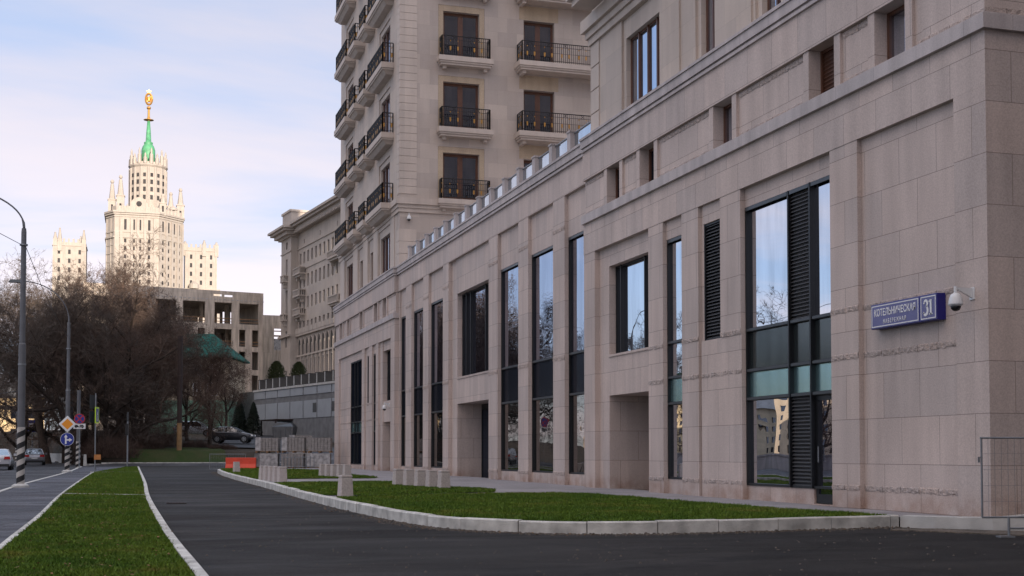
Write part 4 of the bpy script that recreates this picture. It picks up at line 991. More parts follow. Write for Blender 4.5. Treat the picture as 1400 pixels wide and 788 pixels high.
for za, zb, p in ((40.0, 40.3, .5), (40.302, 40.9, 1.1), (40.902, 41.3, 1.7), (41.302, 41.7, 2.1)):
    cn.box(-p, 24, -38, -.0 - .002, za + .4, zb + .4); cn.box(-1.3 - p, 24, -p + 0, 6.6 + p, za - .1, zb - .1)
for k in range(46): cn.box(-1.25, -.5, -37.6 + k * .8, -37.2 + k * .8, 40.3, 40.69)
for za, zb, p in ((37.5, 37.75, .18), (33.6, 34.1, .15), (21.9, 22.3, .45), (18.2, 18.5, .3), (22.7, 22.9, .12)):
    cn.box(-p, -.001, -38, -.002, za, zb)
for za, zb, p in ((37.3, 37.5, .15), (22.0, 22.4, .5)): cn.box(-1.3 - p, -1.301, -p, 6.6 + p, za, zb)
cn.build('cornice', CLASSIC, cl_)
pa = MB().box(-1.2, 4.2, .6, 6.3, 41.61, 44.6).box(-1.4, 4.4, .4, 6.5, 44.602, 45.0); pa.build('parapet_block', CLASSIC, cl_)
MB().box(3, 24, -38, 1.3, 42.1, 42.9).build('roof', CONC_D, cl_)
def stone_balcony(y0, y1, z, p=1.25, x0=0):
    m = MB(); m.box(x0 - p, x0 - .002, y0, y1, z - .25, z).box(x0 - p + .3, x0 - .002, y0 + .3, y1 - .3, z - .6, z - .252).box(x0 - p * .6, x0 - .002, y0 + .5, y0 + .9, z - 1.2, z - .602).box(x0 - p * .6, x0 - .002, y1 - .9, y1 - .5, z - 1.2, z - .602)
    m.box(x0 - p, x0 - .002, y0, y1, z + .85, z + 1.05)
    n = int((y1 - y0) / .38)
    for k in range(n + 1):
        y = y0 + .08 + (y1 - y0 - .16) * k / n; m.box(x0 - p + .06, x0 - p + .2, y - .08, y + .08, z, z + .85)
    for q in (.35, .7, 1.0):
        if q < p: m.box(x0 - q - .07, x0 - q + .07, y0 + .05, y0 + .2, z, z + .85)
    m.build('balcony', CLASSIC, cl_)
for y0, y1, z in ((-5.2, -1.0, 32.9), (-5.0, -.9, 25.7), (-27.5, -21.5, 33.0), (-27.5, -22.0, 25.6), (-4.9, -1, 29.0)): stone_balcony(y0, y1, z)
stone_balcony(2.0, 4.1, 32.2, .9, -1.3); stone_balcony(2.0, 4.1, 25.2, .9, -1.3)
for k in range(16):                      # long parapet over the arcade
    MB().box(-.55, -.35, -37.9 + k * 2.42, -37.5 + k * 2.42, 22.31, 23.3).build('parapet_pier', CLASSIC, cl_)
MB().box(-.50, -.40, -37.5, -.1, 22.31, 23.2).build('parapet', CLASSIC, cl_)
for y in cy:                             # arcade: flat dark plates painting the shade in round-headed bays between half columns
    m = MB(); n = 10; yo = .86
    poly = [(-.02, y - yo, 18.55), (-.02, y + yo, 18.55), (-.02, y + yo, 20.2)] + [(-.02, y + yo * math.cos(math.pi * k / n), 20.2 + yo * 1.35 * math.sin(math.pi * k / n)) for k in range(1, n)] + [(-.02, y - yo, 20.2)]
    m.extrude(poly, (.015, 0, 0)); m.build('painted_niche', SHADE_DARK, cl_)
    a = MB(); pts = [(-.06, y + (yo + .09) * math.cos(math.pi * k / 12), 20.2 + (yo + .09) * 1.33 * math.sin(math.pi * k / 12)) for k in range(13)]; a.tube(pts, .12, 4); a.box(-.32, -.002, y - 1.33, y - 1.09, 13.0, 20.3); a.build('half_column', CLASSIC, cl_)
    MB().box(.30, .32, y - .86, y + .86, 13.5, 17.6).build('window', GLASS_D, cl_)

# ---- concrete shell under construction
cs = local_thing('construction_shell', 'unfinished raw concrete building shell with empty window openings', 'building', (25.2, 238.1, 0), R(12))
cwl = MB(); hx = [(-4.5, -.9), (-9.1, -5.9), (-14.8, -10.8), (-19.6, -16.0), (-25, -21), (-30.5, -26.5)]
zr = [(24.7, 28.5), (20.6, 23.7), (16.4, 19.7), (12.2, 15.4), (8, 11.2)]
opc = []
for i, (a, b) in enumerate(hx):
    for j, (c, d) in enumerate(zr):
        if j == 0: opc.append((a, b, c, d))
        elif i == 0: opc += [(a, a + 1.15, c, d), (b - 1.15, b, c, d)]
        elif i == 2 and j == 1: opc += [(a + .3, a + 1.2, c + .2, d), (b - 1.3, b, c + .2, d)]
        else: opc.append((a, b, c, d))
opc += [(-9.3, -7.7, 29.6, 30.0), (-7.3, -5.7, 29.55, 29.95)]
cwl.wall('y', 0, .4, -32, 0, 3, 30.6, opc)
bk = [(-4.6, -4.0, 24.4, 28), (-3.5, -2.7, 24.4, 28.4), (-2.0, -1.3, 24.4, 28.4), (-1.0, -.5, 24.4, 28.2), (-8.3, -6.9, 24.6, 27.2), (-8.2, -6.7, 21.2, 22.3), (-4.7, -4.1, 20.4, 23), (-1.8, -.6, 20.4, 23.4), (-4.5, -3.9, 16.5, 19), (-24, -22.5, 24, 28)]
cwl.wall('y', 14, 14.4, -32, 0, 3, 30.6, bk); cwl.box(-.4, 0, .401, 13.999, 3, 30.6); cwl.box(-32, -31.6, .401, 13.999, 3, 30.6)
for z in (7.5, 11.6, 15.8, 20.1, 24.1, 28.75): cwl.box(-31.6, -.401, .401, 13.999, z, z + .3)
for x in (-5.2, -10, -15.5, -21): cwl.box(x - .3, x + .3, 5.5, 6.1, 3, 29.2)
cwl.build('concrete_frame', CONC_RAW, cs)
MB().box(-9.6, -5.3, -.06, -.001, 29.35, 30.2).wall('y', -.06, -.001, -9.6, -5.3, 29.35, 30.2, []).build('formwork_patch', CONC, cs) if False else None
gd = MB()
for a, b in hx:
    for c, d in zr[:2]:
        gd.box(a, b, .1, .18, c + .85, c + 1.0); gd.box(a, b, .1, .18, c + .3, c + .42)
split_build(gd, 'guard_rail', WOOD, cs)
dots = MB()
for k in range(40): dots.box(-31.5 + k * .8, -31.1 + k * .8, -.03, -.001, 28.95, 29.08)
split_build(dots, 'fixing_plate', FILM, cs)
cs2 = local_thing('construction_wing', 'sunlit concrete wing of the unfinished shell with boarded openings', 'building', (33.5, 255, 0), R(2))
q = MB(); o2 = [(-4.4, -1.9, 21.5, 25.8), (-4.0, -1.9, 16, 19.2), (-4.2, -1.8, 11, 14)]
q.wall('y', 0, .4, -9, 3, 3, 28.4, o2); q.box(-9, 3, .5, 9, 3, 20); q.box(-9, 3, .401, .499, 3, 12); q.build('concrete_frame', CONC_RAW, cs2)
b = MB().box(-4.4, -1.9, .15, .3, 24.2, 24.5).box(-4.4, -1.9, .15, .3, 25.2, 25.4).box(-4.0, -1.9, .15, .3, 17.4, 17.7); split_build(b, 'guard_rail', WOOD, cs2)
MB().box(-4.4, -1.9, .31, .39, 21.5, 23.8).build('plastic_sheet', FILM, cs2)

# ---- house with the green hipped roof
gh = local_thing('green_roofed_house', 'old beige house with a green hipped metal roof, white chimney and mint ground floor', 'house', (9.5, 169.7, 0), R(-17))
m = MB(); wx = [(-2.6, -1.5), (-.5, .6), (1.35, 2.75)]
m.wall('y', -.0, .35, -6.5, 4.2, 8.0, 13.6, [(a, b, c, d) for a, b in wx for c, d in ((11.2, 12.7), (8.6, 10.3))]); m.box(-6.5, 4.2, .351, 10, 8.0, 13.6); m.box(-6.6, 4.3, -.12, -.001, 13.2, 13.6)
m.build('wall', PLASTER, gh)
MB().box(-6.55, 4.25, -.05, 10, 2.5, 7.98).build('ground_floor_wall', MINT, gh)
for a, b in wx:
    for c, d in ((11.2, 12.7), (8.6, 10.3)):
        f = MB(); f.box(a, a + .1, .1, .2, c, d).box(b - .1, b, .1, .2, c, d).box(a + .1, b - .1, .1, .2, c, c + .1).box(a + .1, b - .1, .1, .2, d - .1, d).box((a + b) / 2 - .05, (a + b) / 2 + .05, .1, .2, c + .1, d - .1)
        o = f.build('window', SIGNWHITE, gh); MB().box(a + .05, b - .05, .15, .17, c + .05, d - .05).build('pane', GLASS_D, o)
m = MB(); zt, zb_ = 17.0, 13.6
m.add([(-7, -.6, zb_), (4.8, -.6, zb_), (4.8, 10.5, zb_), (-7, 10.5, zb_), (-4.6, 4.5, zt), (1.1, 4.5, zt), (-7, -.6, zb_ - .15), (4.8, -.6, zb_ - .15), (4.8, 10.5, zb_ - .15), (-7, 10.5, zb_ - .15)],
      [(0, 1, 5, 4), (1, 2, 5), (2, 3, 4, 5), (3, 0, 4), (6, 9, 8, 7), (0, 6, 7, 1), (1, 7, 8, 2), (2, 8, 9, 3), (3, 9, 6, 0)])
rf = m.build('roof', GREENROOF, gh)
MB().box(-3.05, -2.3, 2.2, 3.0, 15.0, 17.1).box(-3.12, -2.23, 2.13, 3.07, 17.101, 17.25).build('chimney', PLASTER, rf)
# ---- grey panelled retaining wall with dark blocks along its top
rw = local_thing('retaining_wall', 'grey panelled retaining wall with dark blocks lined up along its top', 'wall', (23.08, 142.5, 0), R(14.5))
MB().box(0, 1.2, -12, 26, 1.0, 5.2).build('wall_base', CONC_D, rw)
MB().box(.05, 6, -12, 26, 5.201, 9.0).build('wall_body', CONC_D, rw)
for k in range(9):
    y = -11.5 + k * 4.15
    for za, zb in ((5.3, 7.35), (8.05, 8.95)): MB().box(-.02, .049, y + .14, min(y + 4.01, 25.95), za, zb).build('cladding_panel', PANEL, rw)
MB().box(-.12, .45, -12, 26, 9.001, 9.25).build('coping', CONC, rw)
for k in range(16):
    m = MB(); y = -11.2 + k * 2.32; m.box(-.05, .75, y, y + .5, 9.251, 10.45); m.box(-.09, .79, y - .04, y + .54, 10.451, 10.52); o = m.build('parapet_block', SHADE_DARK, rw); MB().box(-.075, -.052, y - .03, y + .16, 9.3, 10.44).build('painted_lit_edge', CONC, o)  # pale strip paints the front's light, block colour paints the shaded side
MB().box(.8, 18, -12, 40, 1.0, 9.24).build('terrace_fill', CONC_D, rw)
for y in (-.2, 5.3): MB().box(-.05, -.021, y, y + 1.0, 5.9, 7.0).build('vent_grille', LOUV, rw)
mm = MB().box(-2.2, -.01, 12.5, 17.5, 5.1, 5.25).box(-2.2, -2.05, 12.5, 12.65, 2.5, 5.1).box(-2.2, -2.05, 17.3, 17.45, 2.5, 5.1); mm.build('canopy', RUST, rw)
for k in range(3): MB().box(-.25, -.001, -8 + k * 2.6, -7.5 + k * 2.6, 1, 5.1).build('buttress', CONC_D, rw)

# ---- stalinist skyscraper in the distance
S = .343
sk = local_thing('skyscraper', 'distant sunlit cream tiered skyscraper with pinnacles and a green spire', 'tower', (9.0, 625, 0), R(-.8))
def zs(y): return 1.15 + (620 - y) * S * 1.012
def xs_(p): return (p - 190) * S
body = MB(); tr_ = MB()
plan = [(xs_(145), -7), (xs_(156), -14), (xs_(213), -14), (xs_(245), -2.5), (xs_(242), 16), (xs_(145), 16)]
def grow(pl, g, c=(2, 1)): return [(c[0] + (x - c[0]) * (1 + g), c[1] + (y - c[1]) * (1 + g)) for x, y in pl]
body.prism(plan, 40, zs(300)); body.prism(grow(plan, -.04), zs(300) + .01, zs(292))
for ya, yb, g in ((299, 301.5, .06), (302, 304, .04), (305.5, 307, .02), (326, 327.5, .02), (333, 335, .035), (344, 345, .012), (355, 356, .015), (366, 367, .012)): tr_.prism(grow(plan, g), zs(yb), zs(ya))
# flat pilasters on the two lit faces
def along(p, q, t, o=0):
    d = np.array(q) - np.array(p); n = np.array([d[1], -d[0]]) / np.linalg.norm(d); r = np.array(p) + d * t + n * o; return r
def face_box(mb, p, q, ta, tb, za, zb, o0, o1):
    a, b, c, d = along(p, q, ta, o1), along(p, q, tb, o1), along(p, q, tb, o0), along(p, q, ta, o0)
    mb.prism([tuple(a), tuple(b), tuple(c), tuple(d)], za, zb)
FF = (plan[1], plan[2]); FR = (plan[2], plan[3]); FL = (plan[0], plan[1])
for t in (0, .12, .36, .50, .66, .88): face_box(body, *FF, t, t + .06 if t else .1, 40, zs(308), -.2, .8)
for t in (0, .26, .5, .74, .93): face_box(body, *FR, t, t + .07, 40, zs(308), -.2, .8)
for t in (0, .5, .9): face_box(body, *FL, t, t + .09, 40, zs(308), -.2, .25)
body.build('main_block', WHITE_ST, sk); tr_.build('cornice', WHITE_ST, sk)
for (fc, ts) in ((FF, (.24, .43, .57, .78)), (FR, (.17, .41, .64, .86))):
    for t in ts:
        for r, (ya, yb) in enumerate(((310, 324), (336, 341), (346, 351), (357, 362), (368, 373), (379, 384), (390, 395))):
            m = MB(); face_box(m, *fc, t - .028, t + .028, zs(yb), zs(ya), -.1, .06); m.build('window', FARGLASS, sk)
def pinnacle(px, ytip, ybase, ymid, w, yy, ball=True):
    m = MB(); x = xs_(px); m.box(x - w, x + w, yy - w, yy + w, zs(302), zs(ybase)); m.box(x - w * 1.15, x + w * 1.15, yy - w * 1.15, yy + w * 1.15, zs(ybase), zs(ybase) + .5)
    m.lathe([(w * .85, 0), (w * .42, (zs(ytip) - zs(ybase)) * .72), (w * .22, (zs(ytip) - zs(ybase)) * .76)], x, yy, 8, zs(ybase) + .5)
    h = zs(ytip) - .9
    m.lathe([(.1, -1.1), (.75, -.55), (.85, 0), (.6, .6), (.1, 1.0)], x, yy, 8, h)
    m.build('pinnacle', WHITE_ST, sk)
    MB().box(x - .45, x + .45, yy - w - .05, yy - w + .1, zs(297), zs(289)).build('window', FARGLASS, sk)
for k in range(9):        # little turrets round the parapet
    q_ = along(*FF, .06 + k * .11, -.6); m = MB(); m.box(q_[0] - .45, q_[0] + .45, q_[1] - .45, q_[1] + .45, zs(300), zs(294)); m.lathe([(.5, 0), (.15, 1.5), (.05, 1.9)], q_[0], q_[1], 6, zs(294)); m.build('turret', WHITE_ST, sk)
for k in range(6):
    q_ = along(*FR, .12 + k * .15, -.6); m = MB(); m.box(q_[0] - .45, q_[0] + .45, q_[1] - .45, q_[1] + .45, zs(300), zs(294)); m.lathe([(.5, 0), (.15, 1.5), (.05, 1.9)], q_[0], q_[1], 6, zs(294)); m.build('turret', WHITE_ST, sk)
pinnacle(152, 255, 283, 0, 1.7, -8); pinnacle(163, 250, 279, 0, 1.75, -11.5); pinnacle(229, 264, 285, 0, 1.5, -2); pinnacle(242, 257, 282, 0, 1.7, -.5); pinnacle(218, 272, 286, 0, 1.5, -11)
# rounded gables with an oculus
for cx, yy, w_ in ((187, -13.6, 4.3),):
    m = MB(); n = 12; zb0 = zs(300)
    m.extrude([(xs_(cx) - w_ * 1.5, yy, zb0), (xs_(cx) + w_ * 1.5, yy, zb0), (xs_(cx) + w_ * 1.4, yy, zb0 + 1.2), (xs_(cx) + w_, yy, zb0 + 2.4)] + [(xs_(cx) + w_ * .9 * math.cos(math.pi * k / n), yy, zb0 + 3 + w_ * .95 * math.sin(math.pi * k / n)) for k in range(n + 1)] + [(xs_(cx) - w_, yy, zb0 + 2.4), (xs_(cx) - w_ * 1.4, yy, zb0 + 1.2)], (0, 1.2, 0))
    m.build('gable', WHITE_ST, sk)
    m = MB(); m.tube([(xs_(cx), yy - .15, zb0 + 4), (xs_(cx), yy - .02, zb0 + 4)], 1.25, 20); m.build('oculus', FARGLASS, sk)
m = MB(); m.box(xs_(222), xs_(240), -4.5, -3.6, zs(300), zs(290)); m.lathe([(2.2, 0), (2.0, .8), (.3, 2.2)], xs_(232), -3.8, 12, zs(290)); m.build('gable', WHITE_ST, sk)
dc = (xs_(198.5), 1.5); dm = MB(); r8 = 8.4
dm.lathe([(r8, zs(300)), (r8, zs(233))], *dc, 16); dm.lathe([(r8 * 1.02, zs(233)), (r8 * 1.08, zs(231)), (r8 * 1.08, zs(229.5)), (r8 * 1.0, zs(229))], *dc, 16)
dm.lathe([(r8 * .93, zs(229)), (r8 * .93, zs(226))], *dc, 16)
for k in range(16):
    t = 2 * math.pi * k / 16; x, y = dc[0] + r8 * .99 * math.cos(t), dc[1] + r8 * .99 * math.sin(t); dm.lathe([(.55, zs(300)), (.55, zs(234))], x, y, 6)
dm.build('drum', WHITE_ST, sk)
for k in range(16):
    t = 2 * math.pi * (k + .5) / 16
    if math.sin(t) > .25: continue
    for ya, yb in ((242, 247), (251, 257), (261, 267), (272, 278)):
        x, y = dc[0] + r8 * .985 * math.cos(t), dc[1] + r8 * .985 * math.sin(t); m = MB(); tx, ty_ = -math.sin(t), math.cos(t)
        m.prism([(x - tx * .62, y - ty_ * .62), (x + tx * .62, y + ty_ * .62), (x + tx * .62 + math.cos(t) * .12, y + ty_ * .62 + math.sin(t) * .12), (x - tx * .62 + math.cos(t) * .12, y - ty_ * .62 + math.sin(t) * .12)], zs(yb), zs(ya)); m.build('window', FARGLASS, sk)
for k in range(18):
    t = 2 * math.pi * k / 18; x, y = dc[0] + r8 * .95 * math.cos(t), dc[1] + r8 * .95 * math.sin(t); tall = zs(207 if k % 2 == 0 else 214) - zs(229)
    m = MB(); m.lathe([(.95, 0), (.85, tall * .55), (.45, tall * .62), (.5, tall * .8), (.05, tall)], x, y, 6, zs(229)); m.build('finial', WHITE_ST, sk)
g = MB(); g.lathe([(3.0, zs(228)), (3.2, zs(212)), (3.15, zs(206)), (2.6, zs(201)), (1.9, zs(198)), (2.05, zs(197)), (2.05, zs(195.5)), (1.3, zs(195)), (1.05, zs(182)), (.62, zs(166))], *dc, 20)
g.build('spire', GREENCU, sk, smooth=True)
g = MB(); g.lathe([(.75, zs(166)), (1.2, zs(165)), (.9, zs(163)), (.55, zs(160)), (.5, zs(150)), (1.0, zs(148.5)), (.9, zs(146.5)), (.4, zs(145.5))], *dc, 12)
g.lathe([(2.4, zs(164.6)), (2.4, zs(164.2))], *dc, 12)
g.tube([(dc[0] + 1.45 * math.cos(t), dc[1], zs(135.5) + 2.6 * math.sin(t)) for t in np.linspace(0, 2 * math.pi, 25)], .52, 6)
g.lathe([(1.0, -.9), (1.15, 0), (1.0, .9)], dc[0], dc[1], 10, zs(135.5))
g.tube([(dc[0] - 1.0, dc[1], zs(139)), (dc[0] + 1.0, dc[1], zs(132))], .35, 6); g.tube([(dc[0] + 1.1, dc[1], zs(139)), (dc[0] - .6, dc[1], zs(134))], .35, 6)
g.tube([(dc[0] + 1.1 * math.cos(t), dc[1], zs(135) + 1.4 * math.sin(t)) for t in np.linspace(-2.2, 1.2, 10)], .3, 6)
st = [(dc[0] + (1.3 if k % 2 == 0 else .55) * math.sin(k * math.pi / 5), dc[1] - .3, zs(125.5) + (1.3 if k % 2 == 0 else .55) * math.cos(k * math.pi / 5)) for k in range(10)]
g.extrude(st, (0, .6, 0)); g.build('emblem', GOLD, sk)
def side_wing(x0, x1, y0, y1, ytop, tips, cut=None, ybot=420):
    w_ = MB(); X0, X1 = xs_(x0), xs_(x1)
    w_.box(X0, X1, y0, y1, 40, zs(ytop)); w_.box(X0 - .3, X1 + .3, y0 - .3, y1 + .3, zs(ytop + 5), zs(ytop + 4))
    n = int((X1 - X0) / 1.9)
    for k in range(n): w_.box(X0 + .3 + k * (X1 - X0) / n, X0 + 1.2 + k * (X1 - X0) / n, y0, y0 + .6, zs(ytop), zs(ytop) + 1.7)
    for k in range(n // 2 + 1): w_.box(X0 + k * (X1 - X0 - .6) / (n // 2), X0 + .6 + k * (X1 - X0 - .6) / (n // 2), y0 - .25, y0, 40, zs(ytop + 6))
    w_.build('side_block', WHITE_ST, sk)
    for px, yy, tip in tips:
        m = MB(); x = xs_(px); m.box(x - .95, x + .95, yy - .95, yy + .95, zs(ytop + 12), zs(ytop - 4)); m.lathe([(1.05, 0), (.95, .4), (.35, (zs(tip) - zs(ytop - 4)) * .85), (.45, (zs(tip) - zs(ytop - 4)) * .92), (.05, zs(tip) - zs(ytop - 4))], x, yy, 8, zs(ytop - 4)); m.build('pinnacle', WHITE_ST, sk)
    for k in range(n // 2):
        for r in range(5):
            xx = X0 + 1.1 + (k + .25) * (X1 - X0 - 1) / (n // 2)
            MB().box(xx, xx + 1.1, y0 - .05, y0 + .1, zs(ytop + 16 + r * 12), zs(ytop + 10 + r * 12)).build('window', FARGLASS, sk)
side_wing(75, 118, 4, 18, 336, [(78, 5, 322), (84, 4.4, 316), (110, 14, 322), (115, 4.6, 318)])
side_wing(250, 294, 10, 26, 333, [(250, 11, 324), (270, 24, 326), (276, 10.2, 322), (293, 10.6, 324)])
m = MB().box(xs_(210), xs_(298), 6, 9.5, 40, zs(392)).box(xs_(228), xs_(246), 2, 8, 40, zs(384)); m.lathe([(2.6, 0), (2.4, 2.2), (.4, 3.6)], xs_(262), 7, 14, zs(392)); m.build('low_block', WHITE_ST, sk)
# ---- sunlit ochre house and board fence at the far left end of the road; terraces across the river that the panes mirror
oh = local_thing('ochre_house', 'sunlit ochre plastered house at the far left end of the road', 'house', (-19, 238, 0), R(4))
m = MB(); oo = [(x, x + 1.2, z, z + 1.8) for x in (-7.4, -4.6, -1.8, 1.0, 3.8) for z in (3.6, 7.2)]
m.wall('y', 0, .3, -9, 6.5, -.5, 10.8, oo); m.box(-9, 6.5, .301, 10, -.5, 10.8); m.build('wall', YELLOWW, oh)
for a, b, c, d in oo: MB().box(a, b, .2, .22, c, d).build('window', GLASS_D, oh)
m = MB(); m.add([(-9.6, -.6, 10.8), (7.1, -.6, 10.8), (7.1, 10.6, 10.8), (-9.6, 10.6, 10.8), (-5, 5, 13.4), (2.5, 5, 13.4)], [(0, 1, 5, 4), (1, 2, 5), (2, 3, 4, 5), (3, 0, 4), (3, 2, 1, 0)]); m.build('roof', CONC_D, oh)
bf = local_thing('board_fence', 'tall grey board fence in front of the ochre house', 'fence', (-17, 205, 0), R(6))
m = MB()
for k in range(24): m.box(-9 + k * .7, -8.33 + k * .7, -.02, .02, -.3, 4.2)
m.build('board', GREYF, bf)
m = MB()
for k in range(7): m.box(-9.05 + k * 2.8, -8.93 + k * 2.8, .021, .14, -.3, 4.3)
m.build('post', GALV, bf)
random.seed(11)
for i, (x, y, wd, h, c) in enumerate([(-185, 300, 46, 20, YELLOWW), (-190, 356, 50, 26, TRAV), (-182, 410, 44, 17, PLASTER), (-196, 465, 60, 30, YELLOWW), (-188, 530, 52, 22, TRAV), (-184, 248, 40, 15, PLASTER)]):
    words = ['low ochre', 'tall tan stone', 'small beige plastered', 'largest ochre', 'tan stone', 'smallest beige'][i]
    t = local_thing('riverside_house', words + ' terrace house on the far river bank, off the left edge', 'house', (x, y, 0), R(58), group='houses across the river')
    m = MB(); ow = [(a, a + 1.6, b, b + 2) for a in np.arange(-wd / 2 + 2, wd / 2 - 3, 4.0) for b in np.arange(1.5, h - 3, 3.6)]
    m.wall('y', 0, .4, -wd / 2, wd / 2, -2, h, ow); m.box(-wd / 2, wd / 2, .5, 14, -2, h); m.build('wall', c, t)
    MB().box(-wd / 2 + .5, wd / 2 - .5, .401, .499, -1, h - .5).build('window_glazing', GLASS_D, t)
    m = MB(); m.add([(-wd / 2 - 1, -1, h), (wd / 2 + 1, -1, h), (wd / 2 + 1, 15, h), (-wd / 2 - 1, 15, h), (-wd / 2 + 5, 7, h + 4), (wd / 2 - 5, 7, h + 4)], [(0, 1, 5, 4), (1, 2, 5), (2, 3, 4, 5), (3, 0, 4), (3, 2, 1, 0)]); m.build('roof', [CONC_D, GREENROOF][i % 2], t)
pw = thing('embankment_parapet', 'granite river parapet along the far side of the road, left of the picture', 'wall', (-15.6, 100, 0))
MB().box(-16.0, -15.5, -60, 116, -1, 1.0).box(-16.06, -15.44, -60, 116, 1.001, 1.12).build('parapet', GRAN_T, pw)
# ================================================================== street furniture
def on(x, y, off=0): return (x, y, ter(x, y) + off)
# ---- lamp posts with spiral painted feet
def lamp_post(label, loc, h, reach, rise, steps, stripe_h, tip_r=.055, lamp=True):
    t = local_thing('street_lamp', label, 'street lamp', loc, group='lamp posts beside the carriageway')
    m = MB(); m.lathe([(.13, -.3), (.125, h * .55), (.10, h * .555), (.09, h * .985), (.075, h)], 0, 0, 16); m.build('post', POLEGREY, t, smooth=False)
    MB().lathe([(.142, 0.02), (.138, stripe_h)], 0, 0, 20).build('striped_foot', STRIPE, t)
    MB().lathe([(.30, -.25), (.30, .07), (.2, .13)], 0, 0, 16).build('footing', CONC, t)
    n = 14; arc = [(0, 0, h)] + [(-reach * (1 - math.cos(math.pi / 2 * k / n)), 0, h + .05 + rise * math.sin(math.pi / 2 * k / n)) for k in range(n + 1)]
    MB().tube(arc, [.05] * 3 + [.03] * (len(arc) - 3), 8).build('arm', POLEGREY, t, smooth=True)
    e = arc[-1]; l = MB(); l.frus(e[0] - .35, 0, e[2] - .1, e[2] + .08, .45, .16, .36, .1); l.build('lamp_head', GREYMET, t)
    c = MB()
    for z in steps: c.lathe([(.14, z - .03), (.14, z + .03)], 0, 0, 12)
    c.build('clamp', GALV, t); return t
lamp_post('tall grey lamp post with a spiral striped foot, nearest to the camera', on(-3.34, 48.9, .12), 9.3, 2.6, 1.35, (4.4, 8.7), 2.15)
lamp_post('grey lamp post with a spiral striped foot carrying the yellow diamond sign', on(-2.93, 80.9, .12), 9.0, 2.6, 2.3, (4.9, 7.4), 1.6)
def striped_post(label, x, y, h, arm=True):
    t = local_thing('street_lamp', label, 'street lamp', on(x, y), group='lamp posts beside the carriageway')
    MB().lathe([(.15, -.3), (.13, h)], 0, 0, 12).build('post', POLEGREY, t); MB().lathe([(.165, .02), (.16, 2.1)], 0, 0, 16).build('striped_foot', STRIPE, t)
    if arm: MB().tube([(0, 0, h), (-.2, 0, h + .6), (-1.0, 0, h + 1.0), (-1.8, 0, h + 1.1)], .05, 6).build('arm', POLEGREY, t)
striped_post('lamp post with a spiral striped foot just behind the silver hatchback', -4.15, 123, 9)
striped_post('distant lamp post with a striped foot in front of the board fence', -11.6, 163, 9)
striped_post('lamp post with striped foot standing close behind the yellow diamond sign', -2.95, 103, 6.0, False)
# ---- signs on the second lamp post: lettered faces stand on the side facing the camera (-Y)
def disc(m, cx, y, cz, r, y2, n=28): m.extrude([(cx + r * math.cos(2 * math.pi * k / n), y, cz + r * math.sin(2 * math.pi * k / n)) for k in range(n)], (0, y2 - y, 0))
def fl(m, pts, y, y2): m.extrude([(a, y, b) for a, b in pts], (0, y2 - y, 0))
ps = local_thing('priority_sign', 'yellow and white diamond priority road sign on the striped lamp post', 'road sign', on(-2.93, 80.6, 0))
b = ps.location.z; zc = 1.15 + 39.5 * 77 / 1750 - b
m = MB(); q = .50; fl(m, [(-q, zc), (0, zc - q), (q, zc), (0, zc + q)], -.02, .02); m.build('sign_plate', SIGNWHITE, ps, bevel=.02)
m = MB(); q = .33; fl(m, [(-q, zc), (0, zc - q), (q, zc), (0, zc + q)], -.026, -.021); m.build('sign_symbol', SIGNORANGE, ps)
ds = local_thing('direction_sign', 'round blue road sign with white straight and right arrows', 'road sign', on(-2.93, 80.55, 0))
zc = 1.15 + 19 * 77 / 1750 - ds.location.z
m = MB(); disc(m, 0, -.02, zc, .39, .02); m.build('sign_plate', SIGNWHITE, ds)
m = MB(); disc(m, 0, -.026, zc, .37, -.0205); m.build('sign_face', SIGNBLUE, ds)
m = MB(); y0, y1 = -.032, -.0265
K_ = .82
fl(m, [(a * K_, zc + b_ * K_) for a, b_ in ((-.15, -.34), (-.04, -.34), (-.04, .14), (.03, .14), (-.095, .35), (-.22, .14), (-.15, .14))], y0, y1)
fl(m, [(a * K_, zc + b_ * K_) for a, b_ in ((-.039, -.10), (.14, -.10), (.14, -.19), (.35, -.045), (.14, .10), (.14, .01), (-.039, .01))], y0, y1); m.build('arrow', SIGNWHITE, ds)
nps = local_thing('no_stopping_sign', 'round red and blue no stopping sign with a tow truck plate on a thin post', 'road sign', on(-2.75, 98.5, 0))
d_ = 93.4; zc = 1.15 + 47 * d_ / 1750 - nps.location.z
MB().tube([(0, .04, -.3), (0, .04, zc + .45)], .035, 8).build('post', GALV, nps)
m = MB(); disc(m, 0, -.015, zc, .38, .015); m.build('sign_plate', SIGNRED, nps)
m = MB(); disc(m, 0, -.022, zc, .31, -.0155); m.build('sign_face', SIGNBLUE, nps)
m = MB()
for a in (45, -45):
    c, s_ = math.cos(R(a)), math.sin(R(a)); fl(m, [(c * u - s_ * v, zc + s_ * u + c * v) for u, v in ((-.31, -.04), (.31, -.04), (.31, .04), (-.31, .04))], -.028 - (.003 if a > 0 else 0), -.0225)
m.build('sign_symbol', SIGNRED, nps)
zp = 1.15 + 37 * d_ / 1750 - nps.location.z
m = MB(); m.box(-.42, .42, -.015, .015, zp - .19, zp + .19); m.build('tow_plate', SIGNWHITE, nps)
m = MB(); yy = (-.022, -.0155); fl(m, [(-.34, zp - .08), (-.05, zp - .08), (-.05, zp), (-.15, zp + .10), (-.3, zp + .10), (-.34, zp)], *yy); fl(m, [(-.049, zp - .05), (.05, zp + .0), (.33, zp - .02), (.33, zp - .08), (-.049, zp - .08)], *yy); fl(m, [(.0, zp + .03), (.03, zp + .09), (.2, zp + .11), (.32, zp + .03), (.25, zp + .0)], *yy)
for x in (-.24, .2): disc(m, x, yy[0] - .001, zp - .1, .045, yy[1], 12)
m.build('tow_truck_symbol', PL_BLACK, nps)
